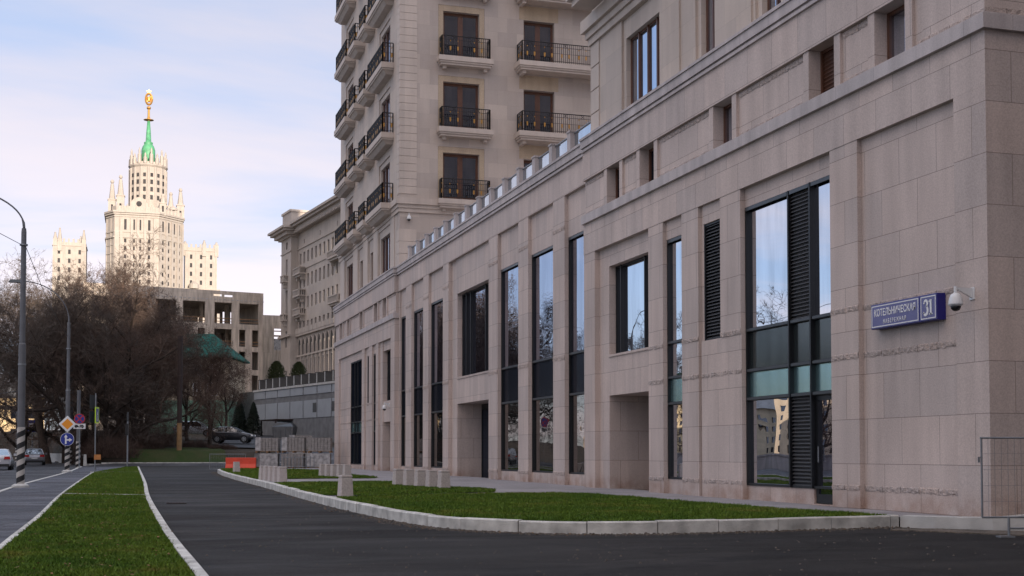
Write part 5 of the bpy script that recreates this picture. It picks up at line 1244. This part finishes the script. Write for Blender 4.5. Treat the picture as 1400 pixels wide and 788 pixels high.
# ---- pedestrian crossing post with its lime bordered board turned to the cross traffic
cp = local_thing('crossing_sign', 'thin galvanised post with a lime bordered pedestrian crossing board and grey plates', 'road sign', on(-1.30, 78.0, .14))
MB().tube([(0, 0, -.3), (0, 0, 4.6)], .04, 8).build('post', GALV, cp)
def xplate(m, x0, x1, y0, y1, z0, z1): m.box(x0, x1, y0, y1, z0, z1)
rot = R(-16)
bd = MB(); bd.box(-.02, .02, -.35, .35, 2.85, 3.80); o = bd.build('crossing_board', SIGNLIME, cp); o.location = (.08, -.05, 0); o.rotation_euler = (0, 0, R(-15))
fc = MB(); fc.box(-.026, -.021, -.26, .26, 2.95, 3.70).box(.021, .026, -.26, .26, 2.95, 3.70); fc.build('sign_face', SIGNBLUE, o)
wf = MB()
for x0, x1 in ((-.031, -.0265), (.0265, .031)):
    for poly in ([(-.20, 3.02), (.20, 3.02), (0, 3.55)],): wf.extrude([(x0, a, b) for a, b in poly], (x1 - x0, 0, 0))
wf.build('sign_symbol', SIGNWHITE, o)
pf = MB()
for x0, x1 in ((-.036, -.0315), (.0315, .036)): pf.extrude([(x0, a, b) for a, b in ((-.09, 3.05), (-.03, 3.05), (0, 3.15), (.05, 3.05), (.1, 3.05), (.04, 3.22), (.04, 3.34), (-.04, 3.34), (-.05, 3.2))], (x1 - x0, 0, 0))
pf.build('walking_figure', PL_BLACK, o)
g = MB(); g.box(-.02, .0, -.3, .3, 2.9, 3.55).box(-.02, .0, -.3, .3, 3.7, 4.5); o = g.build('back_plate', GREYMET, cp); o.location = (-.12, .05, 0); o.rotation_euler = (0, 0, R(-40))
MB().box(-.05, .32, -.08, .08, .75, 1.05).build('tag', ORANGE_B, cp)
# ---- signal post behind the strip, far post, brown pole, bus stop sign
sp_ = local_thing('signal_post', 'grey post with a dark signal box seen from behind at the bank', 'traffic light', on(.72, 114.5, 0))
MB().tube([(0, 0, -.3), (0, 0, 4.6)], .07, 8).build('post', GALV, sp_); MB().box(-.2, .05, -.12, .12, 2.7, 3.7).build('signal_box', PL_BLACK, sp_); MB().box(-.08, .08, -.1, -.04, 3.9, 4.7).build('back_plate', GREYMET, sp_)
bp = local_thing('steel_pole', 'rusty dark brown pole with a worn yellow foot standing on the grass bank', 'pole', on(5.33, 121.6, 0))
MB().lathe([(.235, -.5), (.235, 2.55)], 0, 0, 14).build('yellow_foot', YELLOW_D, bp); MB().lathe([(.23, 2.56), (.225, 10.6), (.0, 10.62)], 0, 0, 14).build('shaft', RUST, bp)
bs = local_thing('bus_stop_sign', 'blue and white bus stop sign on a thin post by the ochre house', 'road sign', on(-9.5, 157, 0))
MB().tube([(0, .03, -.3), (0, .03, 4.9)], .05, 8).build('post', GALV, bs); m = MB(); m.box(-.5, .5, -.02, .02, 3.5, 4.9); m.build('sign_plate', SIGNBLUE, bs); MB().box(-.38, .38, -.026, -.021, 4.0, 4.5).build('sign_face', SIGNWHITE, bs); MB().box(-.3, .3, -.031, -.0265, 4.15, 4.38).build('bus_symbol', PL_BLACK, bs)
# ---- concrete barrier along the foot of the bank
cb_ = thing('concrete_barrier', 'grey concrete barrier wall curving along the foot of the wooded bank', 'wall', (-4, 130, 0))
m = MB(); prev = None
for k in range(26):
    y = 117.5 + k * 1.6; x = bank_x(y) + .35; z = ter(bank_x(y), y)
    if prev:
        px, py, pz = prev
        m.add([(px, py + .015, pz - .3), (px + .3, py + .015, pz - .3), (x + .3, y, z - .3), (x, y, z - .3), (px + .05, py + .015, pz + 1.05), (px + .25, py + .015, pz + 1.05), (x + .25, y, z + 1.05), (x + .05, y, z + 1.05)],
              [(0, 3, 2, 1), (4, 5, 6, 7), (0, 1, 5, 4), (1, 2, 6, 5), (2, 3, 7, 6), (3, 0, 4, 7)])
    prev = (x, y, z)
m.build('barrier', CONC, cb_)
m = MB()
for k in range(15): m.box(-2.7 + k * 1.25, -1.47 + k * 1.25, 118.45, 118.6, ter(-2 + k * 1.25, 118.4) - .3, ter(-2 + k * 1.25, 118.4) + .17)
tag(m.build('bank_kerb', KERB), kind='structure')
# ---- bollards
def bollard_proto():
    t = local_thing('bollard', '', 'bollard', (0, 0, 0))
    m = MB(); m.frus(0, 0, -.1, .50, .17, .17, .142, .142); m.build('shaft', BOLL, t, bevel=.014)
    m = MB(); m.box(-.132, .132, -.132, .132, .5005, .515); m.frus(0, 0, .5155, .565, .145, .145, .138, .138); m.build('cap', BOLL, t, bevel=.006)
    return t
pb = bollard_proto(); first = True
ordn = ['leftmost', 'second', 'middle', 'fourth', 'rightmost']
rowsB = [((9.12, 42.9), (9.72, 38.9), 'of the five granite bollards in front of the mirrored windows', 'bollards by the windows'),
         ((8.95, 58.6), (9.5, 55.4), 'of the five small granite bollards beside the podium far end', 'bollards by the far podium'),
         ((5.62, 52.6), (5.92, 48.9), 'of the five overlapping granite bollards at the gap in the kerb', 'bollards at the kerb gap')]
spots = [(5.52, 32.4, 'single tapered granite bollard on the near lawn corner behind the curved kerb', None), (6.05, 70.0, 'single small granite bollard in front of the red plastic barrier', None)]
for (xa, ya), (xb, yb), txt, grp in rowsB:
    for k in range(5): spots.append((xa + (xb - xa) * k / 4, ya + (yb - ya) * k / 4, ordn[k] + ' ' + txt, grp))
for x, y, lab, grp in spots:
    o = pb if first else copy_tree(pb); first = False
    o.location = (x, y, gz(y)); o.rotation_euler = (0, 0, R(9)); o['label'] = lab
    if grp: o['group'] = grp
# ---- pallets of paving blocks in two tiers
def pallet(label, x, y, z, w, dp, h, seed, film, rz=0):
    rg = random.Random(seed)
    t = local_thing('block_pallet', label, 'pallet', (x, y, z), rz, 'pallets of paving blocks')
    p = MB()
    for k in range(3): p.box(-w / 2 + k * (w - .12) / 2, -w / 2 + k * (w - .12) / 2 + .12, -dp / 2, dp / 2, 0.02, .11)
    for k in range(5): p.box(-w / 2, w / 2, -dp / 2 + k * (dp - .12) / 4, -dp / 2 + .12 + k * (dp - .12) / 4, .111, .14)
    p.build('pallet', WOOD, t)
    b = MB(); nx, nz, ny = 7, 6, 5
    for i in range(nx):
        for j in range(nz):
            for k in range(ny):
                if 0 < i < nx - 1 and 0 < k < ny - 1 and j < nz - 1: continue
                j_ = lambda: rg.uniform(-.008, .008)
                x0 = -w / 2 + .02 + i * (w - .04) / nx; y0 = -dp / 2 + .02 + k * (dp - .04) / ny; z0 = .142 + j * (h - .16) / nz
                b.box(x0 + j_(), x0 + (w - .04) / nx - .02 + j_(), y0 + j_(), y0 + (dp - .04) / ny - .015 + j_(), z0, z0 + (h - .16) / nz - .012)
    b.build('paving_blocks', GRANULE, t)
    if film:
        f = MB(); zt = h + .005
        if 'top' in film: f.box(-w / 2 + .01, w / 2 - .01, -dp / 2 + .02, dp / 2 - .02, zt, zt + .012)
        if 'left' in film: f.box(-w / 2 - .012, -w / 2 - .004, -dp / 2 - .01, dp / 2, .16, h); f.box(-w / 2 - .012, -w / 2 + w * .22, -dp / 2 - .022, -dp / 2 - .012, .16, h)
        if 'front' in film: f.box(-w / 2 - .01, w / 2, -dp / 2 - .022, -dp / 2 - .012, .16, h)
        f.build('stretch_film', FILM, t)
    return t
pg = gz(90) - .10
PX = [(9.75, 'left'), (11.45, 'middle'), (13.15, 'right')]; k = 0
for (x, nm) in PX:
    for tier in (0, 1):
        w_ = 1.55; lab = ('upper ' if tier else 'lower ') + nm + ' pallet of grey paving blocks ' + ('stacked on another pallet' if tier else 'standing on the asphalt') + ' by the podium'
        pallet(lab, x + .06 * tier - .03, 88.4 - .28 * (x - 9.75) + .05 * tier, pg + tier * 1.085, w_, 1.25, 1.06, k, [['left', 'front'], ['left'], [], ['left', 'top'], ['front'], ['top']][k], R(-15)); k += 1
pallet('pallet of grey paving blocks wrapped in film behind the front row', 12.4, 91.5, pg + .02, 1.6, 1.3, 1.15, 20, ['top', 'front'], R(-12)); pallet('second tier pallet with shiny film behind the front row', 12.45, 91.55, pg + 1.2, 1.6, 1.3, 1.15, 21, ['top', 'left'], R(-12))
# trolley of grey tubes between the pallets
m_ = local_thing('barrier_rack', 'small rack of galvanised barrier tubes in front of the lower pallets', 'rack', (11.5, 85.9, gz(86) - .05), R(-15))
m = MB()
for i in range(9): m.tube([(-1.0 + i * .25, .05 * (i % 3), .0), (-1.0 + i * .25, .05 * (i % 3), .82 + .05 * (i % 2))], .028, 6)
m.build('upright', GALV, m_); MB().tube([(-1.05, .0, .75), (1.05, .05, .78)], .022, 6).tube([(-1.05, 0, .15), (1.05, .05, .15)], .022, 6).build('cross_bar', GALV, m_)
# ---- red barrier with a mesh fence behind it
rb = local_thing('plastic_barrier', 'red water filled plastic road barrier beside the pallets', 'barrier', (7.6, 84.9, gz(85) - .16), R(-14))
m = MB(); m.extrude([(-.95, -.26, 0), (-.95, .26, 0), (-.95, .20, .25), (-.95, .11, .45), (-.95, .10, .86), (-.95, -.10, .86), (-.95, -.11, .45), (-.95, -.20, .25)], (1.95, 0, 0)); m.build('barrier_body', RED, rb, bevel=.02)
m = MB()
for x in (-.5, .05, .6): m.box(x - .12, x + .12, -.215, -.15, .02, .12)
m.build('forklift_slot', PL_BLACK, rb)
def mesh_fence(label, loc, rz, w, h, low, feet=True, grp=None):
    t = local_thing('mesh_fence', label, 'fence', loc, rz, grp)
    f = MB(); r = .017
    f.tube([(0, 0, low), (0, 0, h)], r, 8).tube([(w, 0, low), (w, 0, h)], r, 8).tube([(-.02, 0, h), (w + .02, 0, h)], r, 8).tube([(0, 0, low), (w, 0, low)], r, 8); f.build('frame', GALV, t)
    wv = MB(); n = int(w / .11); k = int((h - low) / .22)
    for i in range(1, n): wv.box(i * w / n - .0022, i * w / n + .0022, -.0022, .0022, low, h)
    for i in range(1, k): wv.box(0, w, -.0022, .0022, low + i * (h - low) / k - .0022, low + i * (h - low) / k + .0022)
    wv.build('wire_mesh', GALV, t); return t
mesh_fence('low galvanised mesh fence panel behind the red plastic barrier', (5.9, 88.8, gz(88) - .2), R(-16), 2.4, 1.12, .1)
tf = mesh_fence('galvanised temporary mesh fence panel at the right edge in front of the granite corner', (13.36, 17.6, .0), R(-12), 3.0, 1.40, .115)
m = MB(); m.tube([(.42, -.05, .118), (.42, -.05, -.20)], .021, 8).tube([(.42, -.055, -.06), (2.4, -.05, -.075)], .018, 8); m.box(.24, .48, -.14, .04, -.225, -.18); m.build('foot', GALV, tf)
MB().box(-.06, -.03, -.01, .01, 1.0, 1.08).box(-.06, .0, -.01, .01, 1.081, 1.095).build('hook', GALV, tf)
dg_ = thing('drain_grate', 'small rusty drain grate in the asphalt beside the verge kerb', 'drain grate', (1.45, 34.6, gz(34.6) + ROADZ))
m = MB(); x0, y0, z0 = 1.2, 34.3, gz(34.6) + ROADZ + .006
m.box(x0, x0 + .5, y0, y0 + .05, z0, z0 + .015).box(x0, x0 + .5, y0 + .55, y0 + .6, z0, z0 + .015)
for k in range(7): m.box(x0 + k * .075, x0 + .035 + k * .075, y0 + .051, y0 + .549, z0, z0 + .014)
m.build('grating', RUST, dg_); MB().box(x0, x0 + .5, y0, y0 + .6, z0 - .004, z0 - .001).build('pit', PL_BLACK, dg_)
# ---- waste container
dm = local_thing('waste_container', 'dark steel waste container standing below the retaining wall', 'container', (18.2, 148.4, ter(18.2, 148.4)), R(-25))
m = MB(); m.add([(-1.1, -.7, .15), (1.1, -.7, .15), (1.1, .7, .15), (-1.1, .7, .15), (-1.3, -.8, 1.5), (1.3, -.8, 1.5), (1.3, .8, 1.5), (-1.3, .8, 1.5)], [(0, 3, 2, 1), (4, 5, 6, 7), (0, 1, 5, 4), (1, 2, 6, 5), (2, 3, 7, 6), (3, 0, 4, 7)])
for k in range(4): m.box(-.95 + k * .6, -.85 + k * .6, -.86, -.70, .2, 1.5)
m.build('bin_body', CONC_D, dm); m = MB(); m.add([(-1.3, -.8, 1.52), (1.3, -.8, 1.52), (1.3, .8, 1.52), (-1.3, .8, 1.52), (-.9, -.3, 2.0), (.8, -.2, 1.9), (.9, .6, 1.95), (-.8, .6, 2.1)], [(0, 1, 5, 4), (1, 2, 6, 5), (2, 3, 7, 6), (3, 0, 4, 7), (4, 5, 6, 7)]); m.build('rubbish_bags', PL_BLACK, dm)
m = MB()
for x in (-.9, .9):
    for y in (-.55, .55): m.tube([(x, y - .05, .09), (x, y + .05, .09)], .09, 10)
m.build('castor', TYRE, dm)

# ================================================================== cars
def car(name, label, paint, loc, rz, stations, cabin, L_, kind='hatch', plate=True):
    """local axes: front is +Y, ground z=0. stations: (y, z_low, z_top, half_width); cabin: four y's and heights"""
    t = local_thing(name, label, 'car', loc, rz)
    m = MB(); n = 10
    for y, zl, zt, w_ in stations:
        zm = zl + (zt - zl) * .45
        half = [(w_ * .90, zl), (w_ * .985, zl + .10), (w_, zm), (w_ * .985, zt - .12), (w_ * .93, zt - .03), (w_ * .80, zt)]
        ring = [(x, y, z) for x, z in half] + [(-x, y, z) for x, z in reversed(half)]
        m.v += ring
    k = 12
    for i in range(len(stations) - 1):
        for j in range(k): a = i * k + j; b_ = i * k + (j + 1) % k; m.f.append((a, a + k, b_ + k, b_))
    m.f.append(tuple(range(k))); m.f.append(tuple((len(stations) - 1) * k + j for j in range(k - 1, -1, -1)))
    body = m.build('body', paint, t, smooth=True, org=LOCAL)
    yr, yrr, yrf, yw, zb, zr, wb, wr = cabin     # rear base, roof rear, roof front, windscreen base
    c = MB(); c.add([(-wb, yr, zb), (wb, yr, zb), (wb, yw, zb), (-wb, yw, zb), (-wr, yrr, zr - .05), (wr, yrr, zr - .05), (wr, yrf, zr - .05), (-wr, yrf, zr - .05)],
                    [(0, 1, 5, 4), (1, 2, 6, 5), (2, 3, 7, 6), (3, 0, 4, 7), (4, 5, 6, 7)]); c.build('cabin_glass', CARGLASS, t, org=LOCAL)
    r = MB(); r.add([(-wr - .015, yrr - .03, zr - .06), (wr + .015, yrr - .03, zr - .06), (wr + .015, yrf + .03, zr - .06), (-wr - .015, yrf + .03, zr - .06), (-wr + .12, yrr + .08, zr), (wr - .12, yrr + .08, zr), (wr - .12, yrf - .12, zr), (-wr + .12, yrf - .12, zr)],
                    [(0, 3, 2, 1), (0, 1, 5, 4), (1, 2, 6, 5), (2, 3, 7, 6), (3, 0, 4, 7), (4, 5, 6, 7)])
    for s in (-1, 1):
        for (ya, za, yb, zb2, wa, wb2) in ((yr, zb, yrr, zr - .06, wb, wr), (yw, zb, yrf, zr - .06, wb, wr), ((yrr + yrf) / 2 - .15, zb, (yrr + yrf) / 2 - .1, zr - .06, wb, wr)):
            r.tube([(s * wa, ya, za - .02), (s * wb2, yb, zb2)], .045, 4)
    r.build('roof', paint, t, org=LOCAL)
    fy = [s for s in stations if True]; w0 = max(s[3] for s in stations)
    for s in (-1, 1):
        for y in (-L_ * .29, L_ * .30):
            MB().tube([(s * (w0 - .24), y, .32), (s * (w0 + .012), y, .32)], .385, 22).build('wheel_arch', PL_BLACK, t, org=LOCAL)
            wh = MB().tube([(s * (w0 - .22), y, .315), (s * (w0 + .022), y, .315)], .315, 22).build('wheel', TYRE, t, org=LOCAL)
            q = MB(); q.tube([(s * (w0 + .01), y, .315), (s * (w0 + .028), y, .315)], .215, 18)
            h = MB()
            for a in range(5):
                an = a * 2 * math.pi / 5; h.tube([(s * (w0 + .029), y + .13 * math.cos(an), .315 + .13 * math.sin(an)), (s * (w0 + .031), y + .13 * math.cos(an), .315 + .13 * math.sin(an))], .045, 8)
            build_two(q, RIM, h, TYRE, 'rim', wh)
        MB().frus(s * (w0 + .12), yw - .28, zb - .02, zb + .14, .10, .05, .09, .06).build('wing_mirror', paint, t, org=LOCAL)
        yb0 = stations[0][0]; w1 = stations[1][3]
        MB().frus(s * (w1 - .20), yb0 + .03, .74, .93, .21, .09, .17, .09).build('tail_lamp', TAILRED, t, org=LOCAL)
        yf0 = stations[-1][0]; MB().frus(s * (w1 - .26), yf0 - .10, .58, .72, .2, .12, .16, .10).build('headlight', SIGNWHITE, t, org=LOCAL)
    yb0 = stations[0][0]
    MB().box(-.26, .26, yb0 - .02, yb0 + .05, .56, .68).build('number_plate', SIGNWHITE, t, org=LOCAL)
    MB().box(-w0 + .12, w0 - .12, yb0 - .015, yb0 + .14, .24, .42).build('bumper', PL_BLACK, t, org=LOCAL)
    return t
hatch = [(-2.1, .32, .80, .74), (-2.02, .27, .98, .84), (-1.4, .24, 1.0, .89), (0, .22, .98, .90), (1.0, .22, .96, .89), (1.75, .25, .82, .85), (2.05, .30, .68, .74)]
sedan = [(-2.3, .34, .86, .72), (-2.2, .28, 1.02, .84), (-1.3, .24, 1.02, .89), (0, .22, .98, .90), (1.1, .22, .95, .89), (1.95, .25, .82, .85), (2.25, .30, .68, .74)]
car('parked_car' if False else 'car', 'silver hatchback driving away on the embankment road, tail lamps lit red', P_SILVER, (-7.35, 124.5, gz(124) + ROADZ + .02), R(4), hatch, (-1.95, -1.35, .15, .95, .97, 1.49, .80, .60), 4.2)
car('car', 'white saloon cut off by the left edge of the picture', P_WHITE, (-7.95, 95.5, gz(95) + ROADZ + .01), R(2), sedan, (-1.75, -.95, .25, 1.1, .99, 1.45, .80, .60), 4.5)
def slope_z(x, y): return ter(x, y) + .08
bk = car('car', 'black hatchback parked on the side street below the bank', P_BLACK, (11.3, 136.0, slope_z(11.3, 136.0) + .12), R(-107), hatch, (-1.95, -1.2, .15, 1.0, .97, 1.46, .80, .60), 4.3)
bk.scale = (1.1, 1.1, 1.12)
wc = car('car', 'white estate car parked behind the black hatchback among the trees', P_WHITE, (8.3, 149.0, slope_z(8.3, 149) + .3), R(-104), [(-2.3, .34, 1.0, .74), (-2.2, .3, 1.1, .86), (0, .26, 1.1, .92), (1.1, .26, 1.06, .9), (2.0, .3, .92, .86), (2.3, .34, .75, .76)], (-2.1, -1.8, .35, 1.15, 1.08, 1.68, .82, .66), 4.6)
# ---- overhead cables between the lamp posts
oc = thing('overhead_cable', 'thin dark overhead cable sagging between the lamp posts above the carriageway', 'cable', (-3.4, 60, 8))
m = MB(); m.tube([(-3.34, 48.9, 8.6), (-5.5, 36, 8.2), (-9, 20, 8.8)], .012, 4); m.tube([(-3.34, 48.9, 8.75), (-3.2, 60, 8.2), (-3.0, 72, 7.9), (-2.93, 80.9, 8.1)], .012, 4); m.tube([(-3.34, 48.9, 3.4), (-6.5, 50, 2.9), (-9, 51, 2.6)], .012, 4); m.build('cable', IRON, oc)

# ================================================================== trees
def tree_mesh(seed, H=14.0, spread=1.0, lean=0.0, dense=1.0, limbs=9):
    """skeleton of a bare tree: limb segments (trunk mesh) and fine twigs (crown mesh)"""
    rg = random.Random(seed); big = MB(); tw = MB()
    def branch(p, d, ln, r, lev):
        nseg = [5, 5, 4, 3, 2, 2][lev]; pts = [p.copy()]; rs = [r]; dd = d.copy()
        for i in range(nseg):
            jit = [.10, .22, .30, .38, .45, .5][lev]
            up = [.02, .10, .10, .03, -.02, -.05][lev]
            dd = (dd + Vector((rg.gauss(0, jit), rg.gauss(0, jit), rg.gauss(0, jit) + up)) * .6).normalized()
            pts.append(pts[-1] + dd * (ln / nseg)); rs.append(r * (1 - .72 * (i + 1) / nseg))
        (big if lev < 2 else tw).tube(pts, rs, [8, 5, 3, 3, 3, 3][lev], caps=False)
        if lev == 5 or (lev == 4 and rg.random() > .8 * dense): return
        nch = [limbs, 8, 7, 6, 5, 0][lev]; nch = max(2, int(round(nch * (dense if lev > 1 else 1) * rg.uniform(.8, 1.2))))
        for k in range(nch):
            t = rg.uniform([.14, .2, .15, .12, .1, 0][lev], 1.0) if k else 1.0
            f = t * nseg; i = min(int(f), nseg - 1); q = pts[i].lerp(pts[i + 1], f - i)
            base = (pts[i + 1] - pts[i]).normalized(); az = rg.uniform(0, 2 * math.pi)
            ang = R(rg.uniform(28, 62) if lev else rg.uniform(22, 58) * spread)
            a = base.orthogonal().normalized(); b = base.cross(a); nd = (base * math.cos(ang) + (a * math.cos(az) + b * math.sin(az)) * math.sin(ang)).normalized()
            rr = max(.0105, rs[i] * [.62, .55, .5, .5, .6, 0][lev])
            branch(q, nd, ln * rg.uniform(.45, .72) * (1.15 - .4 * t), rr, lev + 1)
    branch(Vector((0, 0, -.4)), Vector((lean, 0, 1)).normalized(), H * .58, H * .021, 0)
    zz = sorted(v[2] for v in tw.v); k = H / zz[int(len(zz) * .955)]
    for mb in (big, tw): mb.v = [(x * (1 + (k - 1) * .6), y * (1 + (k - 1) * .6), z * k if z > 0 else z) for x, y, z in mb.v]
    return big, tw
def make_tree(name, label, cat, x, y, seed, H, rz=0, tw_mat=TWIG, z=None, grp=None, **k):
    t = local_thing(name, label, cat, (x, y, (ter(x, y) if z is None else z)), rz, grp)
    big, tw = tree_mesh(seed, H, **k)
    big.build('trunk', BARK, t, smooth=True, org=LOCAL); tw.build('crown', tw_mat, t, org=LOCAL); return t
def clone(t, label, x, y, s, rz, mat=None):
    c = copy_tree(t); c.location = (x, y, ter(x, y)); c.scale = (s, s, s * random.uniform(.92, 1.08)); c.rotation_euler = (0, 0, rz); c['label'] = label
    if mat:
        for ch in c.children:
            if ch.name.startswith('crown'): ch.data = ch.data.copy(); ch.data.materials[0] = mat
    return c
G = 'bare trees on the wooded bank'
random.seed(5)
tA = make_tree('bare_tree', 'broad bare tree leaning over the road beside the second lamp post', 'tree', -3.0, 120.5, 2, 15.5, R(200), TWIG2, grp=G, lean=.25, spread=1.2)
tB = make_tree('bare_tree', 'dense brown bare tree behind the pedestrian crossing sign', 'tree', -1.2, 123.0, 5, 14.5, R(40), TWIG, grp=G, lean=.1, spread=1.25)
tC = make_tree('bare_tree', 'reddish brown bare tree in the middle of the bank behind the signal post', 'tree', 1.4, 125.0, 9, 15.0, R(100), TWIG3, grp=G, spread=1.15)
tD = make_tree('bare_tree', 'slender young bare tree in front of the green roofed house', 'tree', 8.6, 131.0, 14, 9.8, R(0), TWIG3, grp=G, spread=.9, limbs=8)
lst = [(tA, 'bare tree with dark crooked limbs behind the nearest lamp post', -6.6, 134.0, 1.15, 130), (tB, 'bare tree at the left edge with branches against the sky', -9.6, 146.0, 1.2, 210), (tC, 'tall bare tree whose top reaches in front of the left skyscraper wing', -5.2, 140.0, 1.22, 300),
       (tB, 'tall bare tree below the skyscraper at the top of the bank', .0, 133.0, 1.18, 150), (tC, 'bare tree between the signal post and the brown pole', 2.2, 131.5, .74, 20),
       (tA, 'bare tree just left of the rusty brown pole', 2.6, 138.0, .82, 80), (tC, 'pale twiggy bare tree left of the green roof', .0, 146.0, 1.12, 190),
       (tD, 'young bare tree behind the white estate car', 7.2, 145.0, .95, 120), (tD, 'young bare tree right of the black hatchback near the conifers', 11.4, 146.5, .8, 240), (tB, 'low bare thicket tree beside the concrete barrier', -2.2, 128.0, .85, 10), (tC, 'low bare tree over the concrete barrier end', -5.0, 152.0, .9, 60), (tA, 'bare tree in the middle of the bank hiding the foot of the skyscraper', -3.4, 130.5, 1.02, 285), (tB, 'bare tree behind the signal post high on the slope', .6, 139.5, 1.08, 95), (tC, 'bare tree behind the nearest lamp post arm at the back of the bank', -8.2, 150.0, 1.2, 165), (tA, 'bare tree between the two lamp posts at the back of the bank', -5.6, 146.0, 1.12, 35)]
for src, lab, x, y, s, rz in lst: clone(src, lab, x, y, s, R(rz))
for i, (x, y, s, rz) in enumerate([(-13.4, 92, .75, 15), (-13.6, 104, .85, 120), (-13.5, 117, .8, 230), (-14.5, 78, .8, 300)]):
    clone([tC, tB, tA, tC][i], ['first', 'second', 'third', 'fourth'][[1, 2, 3, 0][i]] + ' bare riverside tree counting from the near end, left of the picture', x, y, s, R(rz))['group'] = 'riverside trees left of the picture'
# brushwood at the foot of the bank
def bush(label, x, y, w_, h, seed, n=150, mat=BUSHM, dp=None):
    rg = random.Random(seed); t = local_thing('bush', label, 'bush', (x, y, ter(x, y)), group='bare bushes on the bank'); m = MB()
    for k in range(n):
        bx = rg.uniform(-w_ / 2, w_ / 2); by = rg.uniform(-.5, .5) * (dp or w_ * .6); p = Vector((bx, by, -.05)); d = Vector((rg.gauss(0, .4), rg.gauss(0, .4), 1)).normalized(); ln = h * rg.uniform(.5, 1.05) * (1 - .5 * (2 * bx / w_) ** 2)
        q = [p]; 
        for i in range(4):
            d = (d + Vector((rg.gauss(0, .22), rg.gauss(0, .22), -.05))).normalized(); q.append(q[-1] + d * ln / 4)
        m.tube(q, [.014, .011, .009, .007, .004], 3, caps=False)
        for b_ in range(5):
            i = rg.randint(1, 3); dd = (d + Vector((rg.gauss(0, .7), rg.gauss(0, .7), rg.gauss(0, .4)))).normalized(); m.tube([q[i], q[i] + dd * ln * .2, q[i] + (dd + Vector((rg.gauss(0, .3), rg.gauss(0, .3), .1))) * ln * .36], [.008, .006, .003], 3, caps=False)
    m.build('branches', mat, t); return t
bush('clipped bare hedge bush in front of the black hatchback', 9.6, 126.0, 2.6, .6, 1, 380, dp=1.3)
bush('bare bush left of the black hatchback around the young tree', 7.2, 130.0, 2.6, .9, 2, 240)
bush('tangled bare bush at the foot of the crossing sign trees', -.6, 119.8, 4.6, 2.3, 3, 420)
bush('tangled bare bush between the barrier and the thin no stopping sign', -2.6, 122.5, 3.0, 2.0, 4, 300)
bush('bare brushwood on the slope behind the signal post', 1.6, 125.2, 5.0, 2.5, 6, 420)
bush('bare brushwood further up the slope below the middle trees', -.5, 128.0, 6.0, 3.2, 7, 460)
bush('bare brushwood behind the grass bank left of the brown pole', 3.4, 132.0, 4.2, 2.6, 8, 380)
# conifers: whorls of drooping sprays round a trunk
def conifer(name, label, loc, h, r, seed, mat, n=1500, tight=1.0, grp=None):
    rg = random.Random(seed); t = local_thing(name, label, 'tree', loc, 0, grp)
    MB().tube([(0, 0, -.4), (0, 0, h * .97)], [h * .022, .01], 6).build('trunk', BARK, t); m = MB()
    for k in range(n):
        u = rg.random() ** .8; z = h * (.04 + .95 * u); rad = r * ((1 - u) ** .75 if tight == 1 else math.sqrt(max(.02, 1 - u ** 2.2))) * rg.uniform(.55, 1.1); a = rg.uniform(0, 2 * math.pi)
        c, s = math.cos(a), math.sin(a); ln = h * .045 * rg.uniform(.7, 1.5); w_ = ln * .4; dz = -.25 * ln if tight == 1 else ln * .9
        p = Vector((c * rad, s * rad, z)); o_ = Vector((c, s, 0)) * ln * .8 + Vector((0, 0, dz)); sd_ = Vector((-s, c, rg.uniform(-.4, .4))) * w_
        m.add([tuple(p - o_ * .5), tuple(p + sd_), tuple(p + o_ * .6), tuple(p - sd_)], [(0, 1, 2, 3)])
    m.build('crown', mat, t); return t
conifer('spruce', 'left of the two dark spruces beside the grey retaining wall', on(14.0, 158.5), 4.6, 1.2, 1, CONIF, 5200); conifer('spruce', 'right of the two dark spruces beside the grey retaining wall', on(15.6, 157.6), 4.3, 1.1, 2, CONIF, 5000)
conifer('thuja', 'left thuja bush on the terrace above the retaining wall', (20.3, 174.5, 9.2), 4.4, 1.45, 3, THUJA, 2600, 2.0); conifer('thuja', 'right thuja bush on the terrace above the retaining wall', (22.4, 168.0, 9.2), 3.9, 1.3, 4, THUJA, 2600, 2.0)
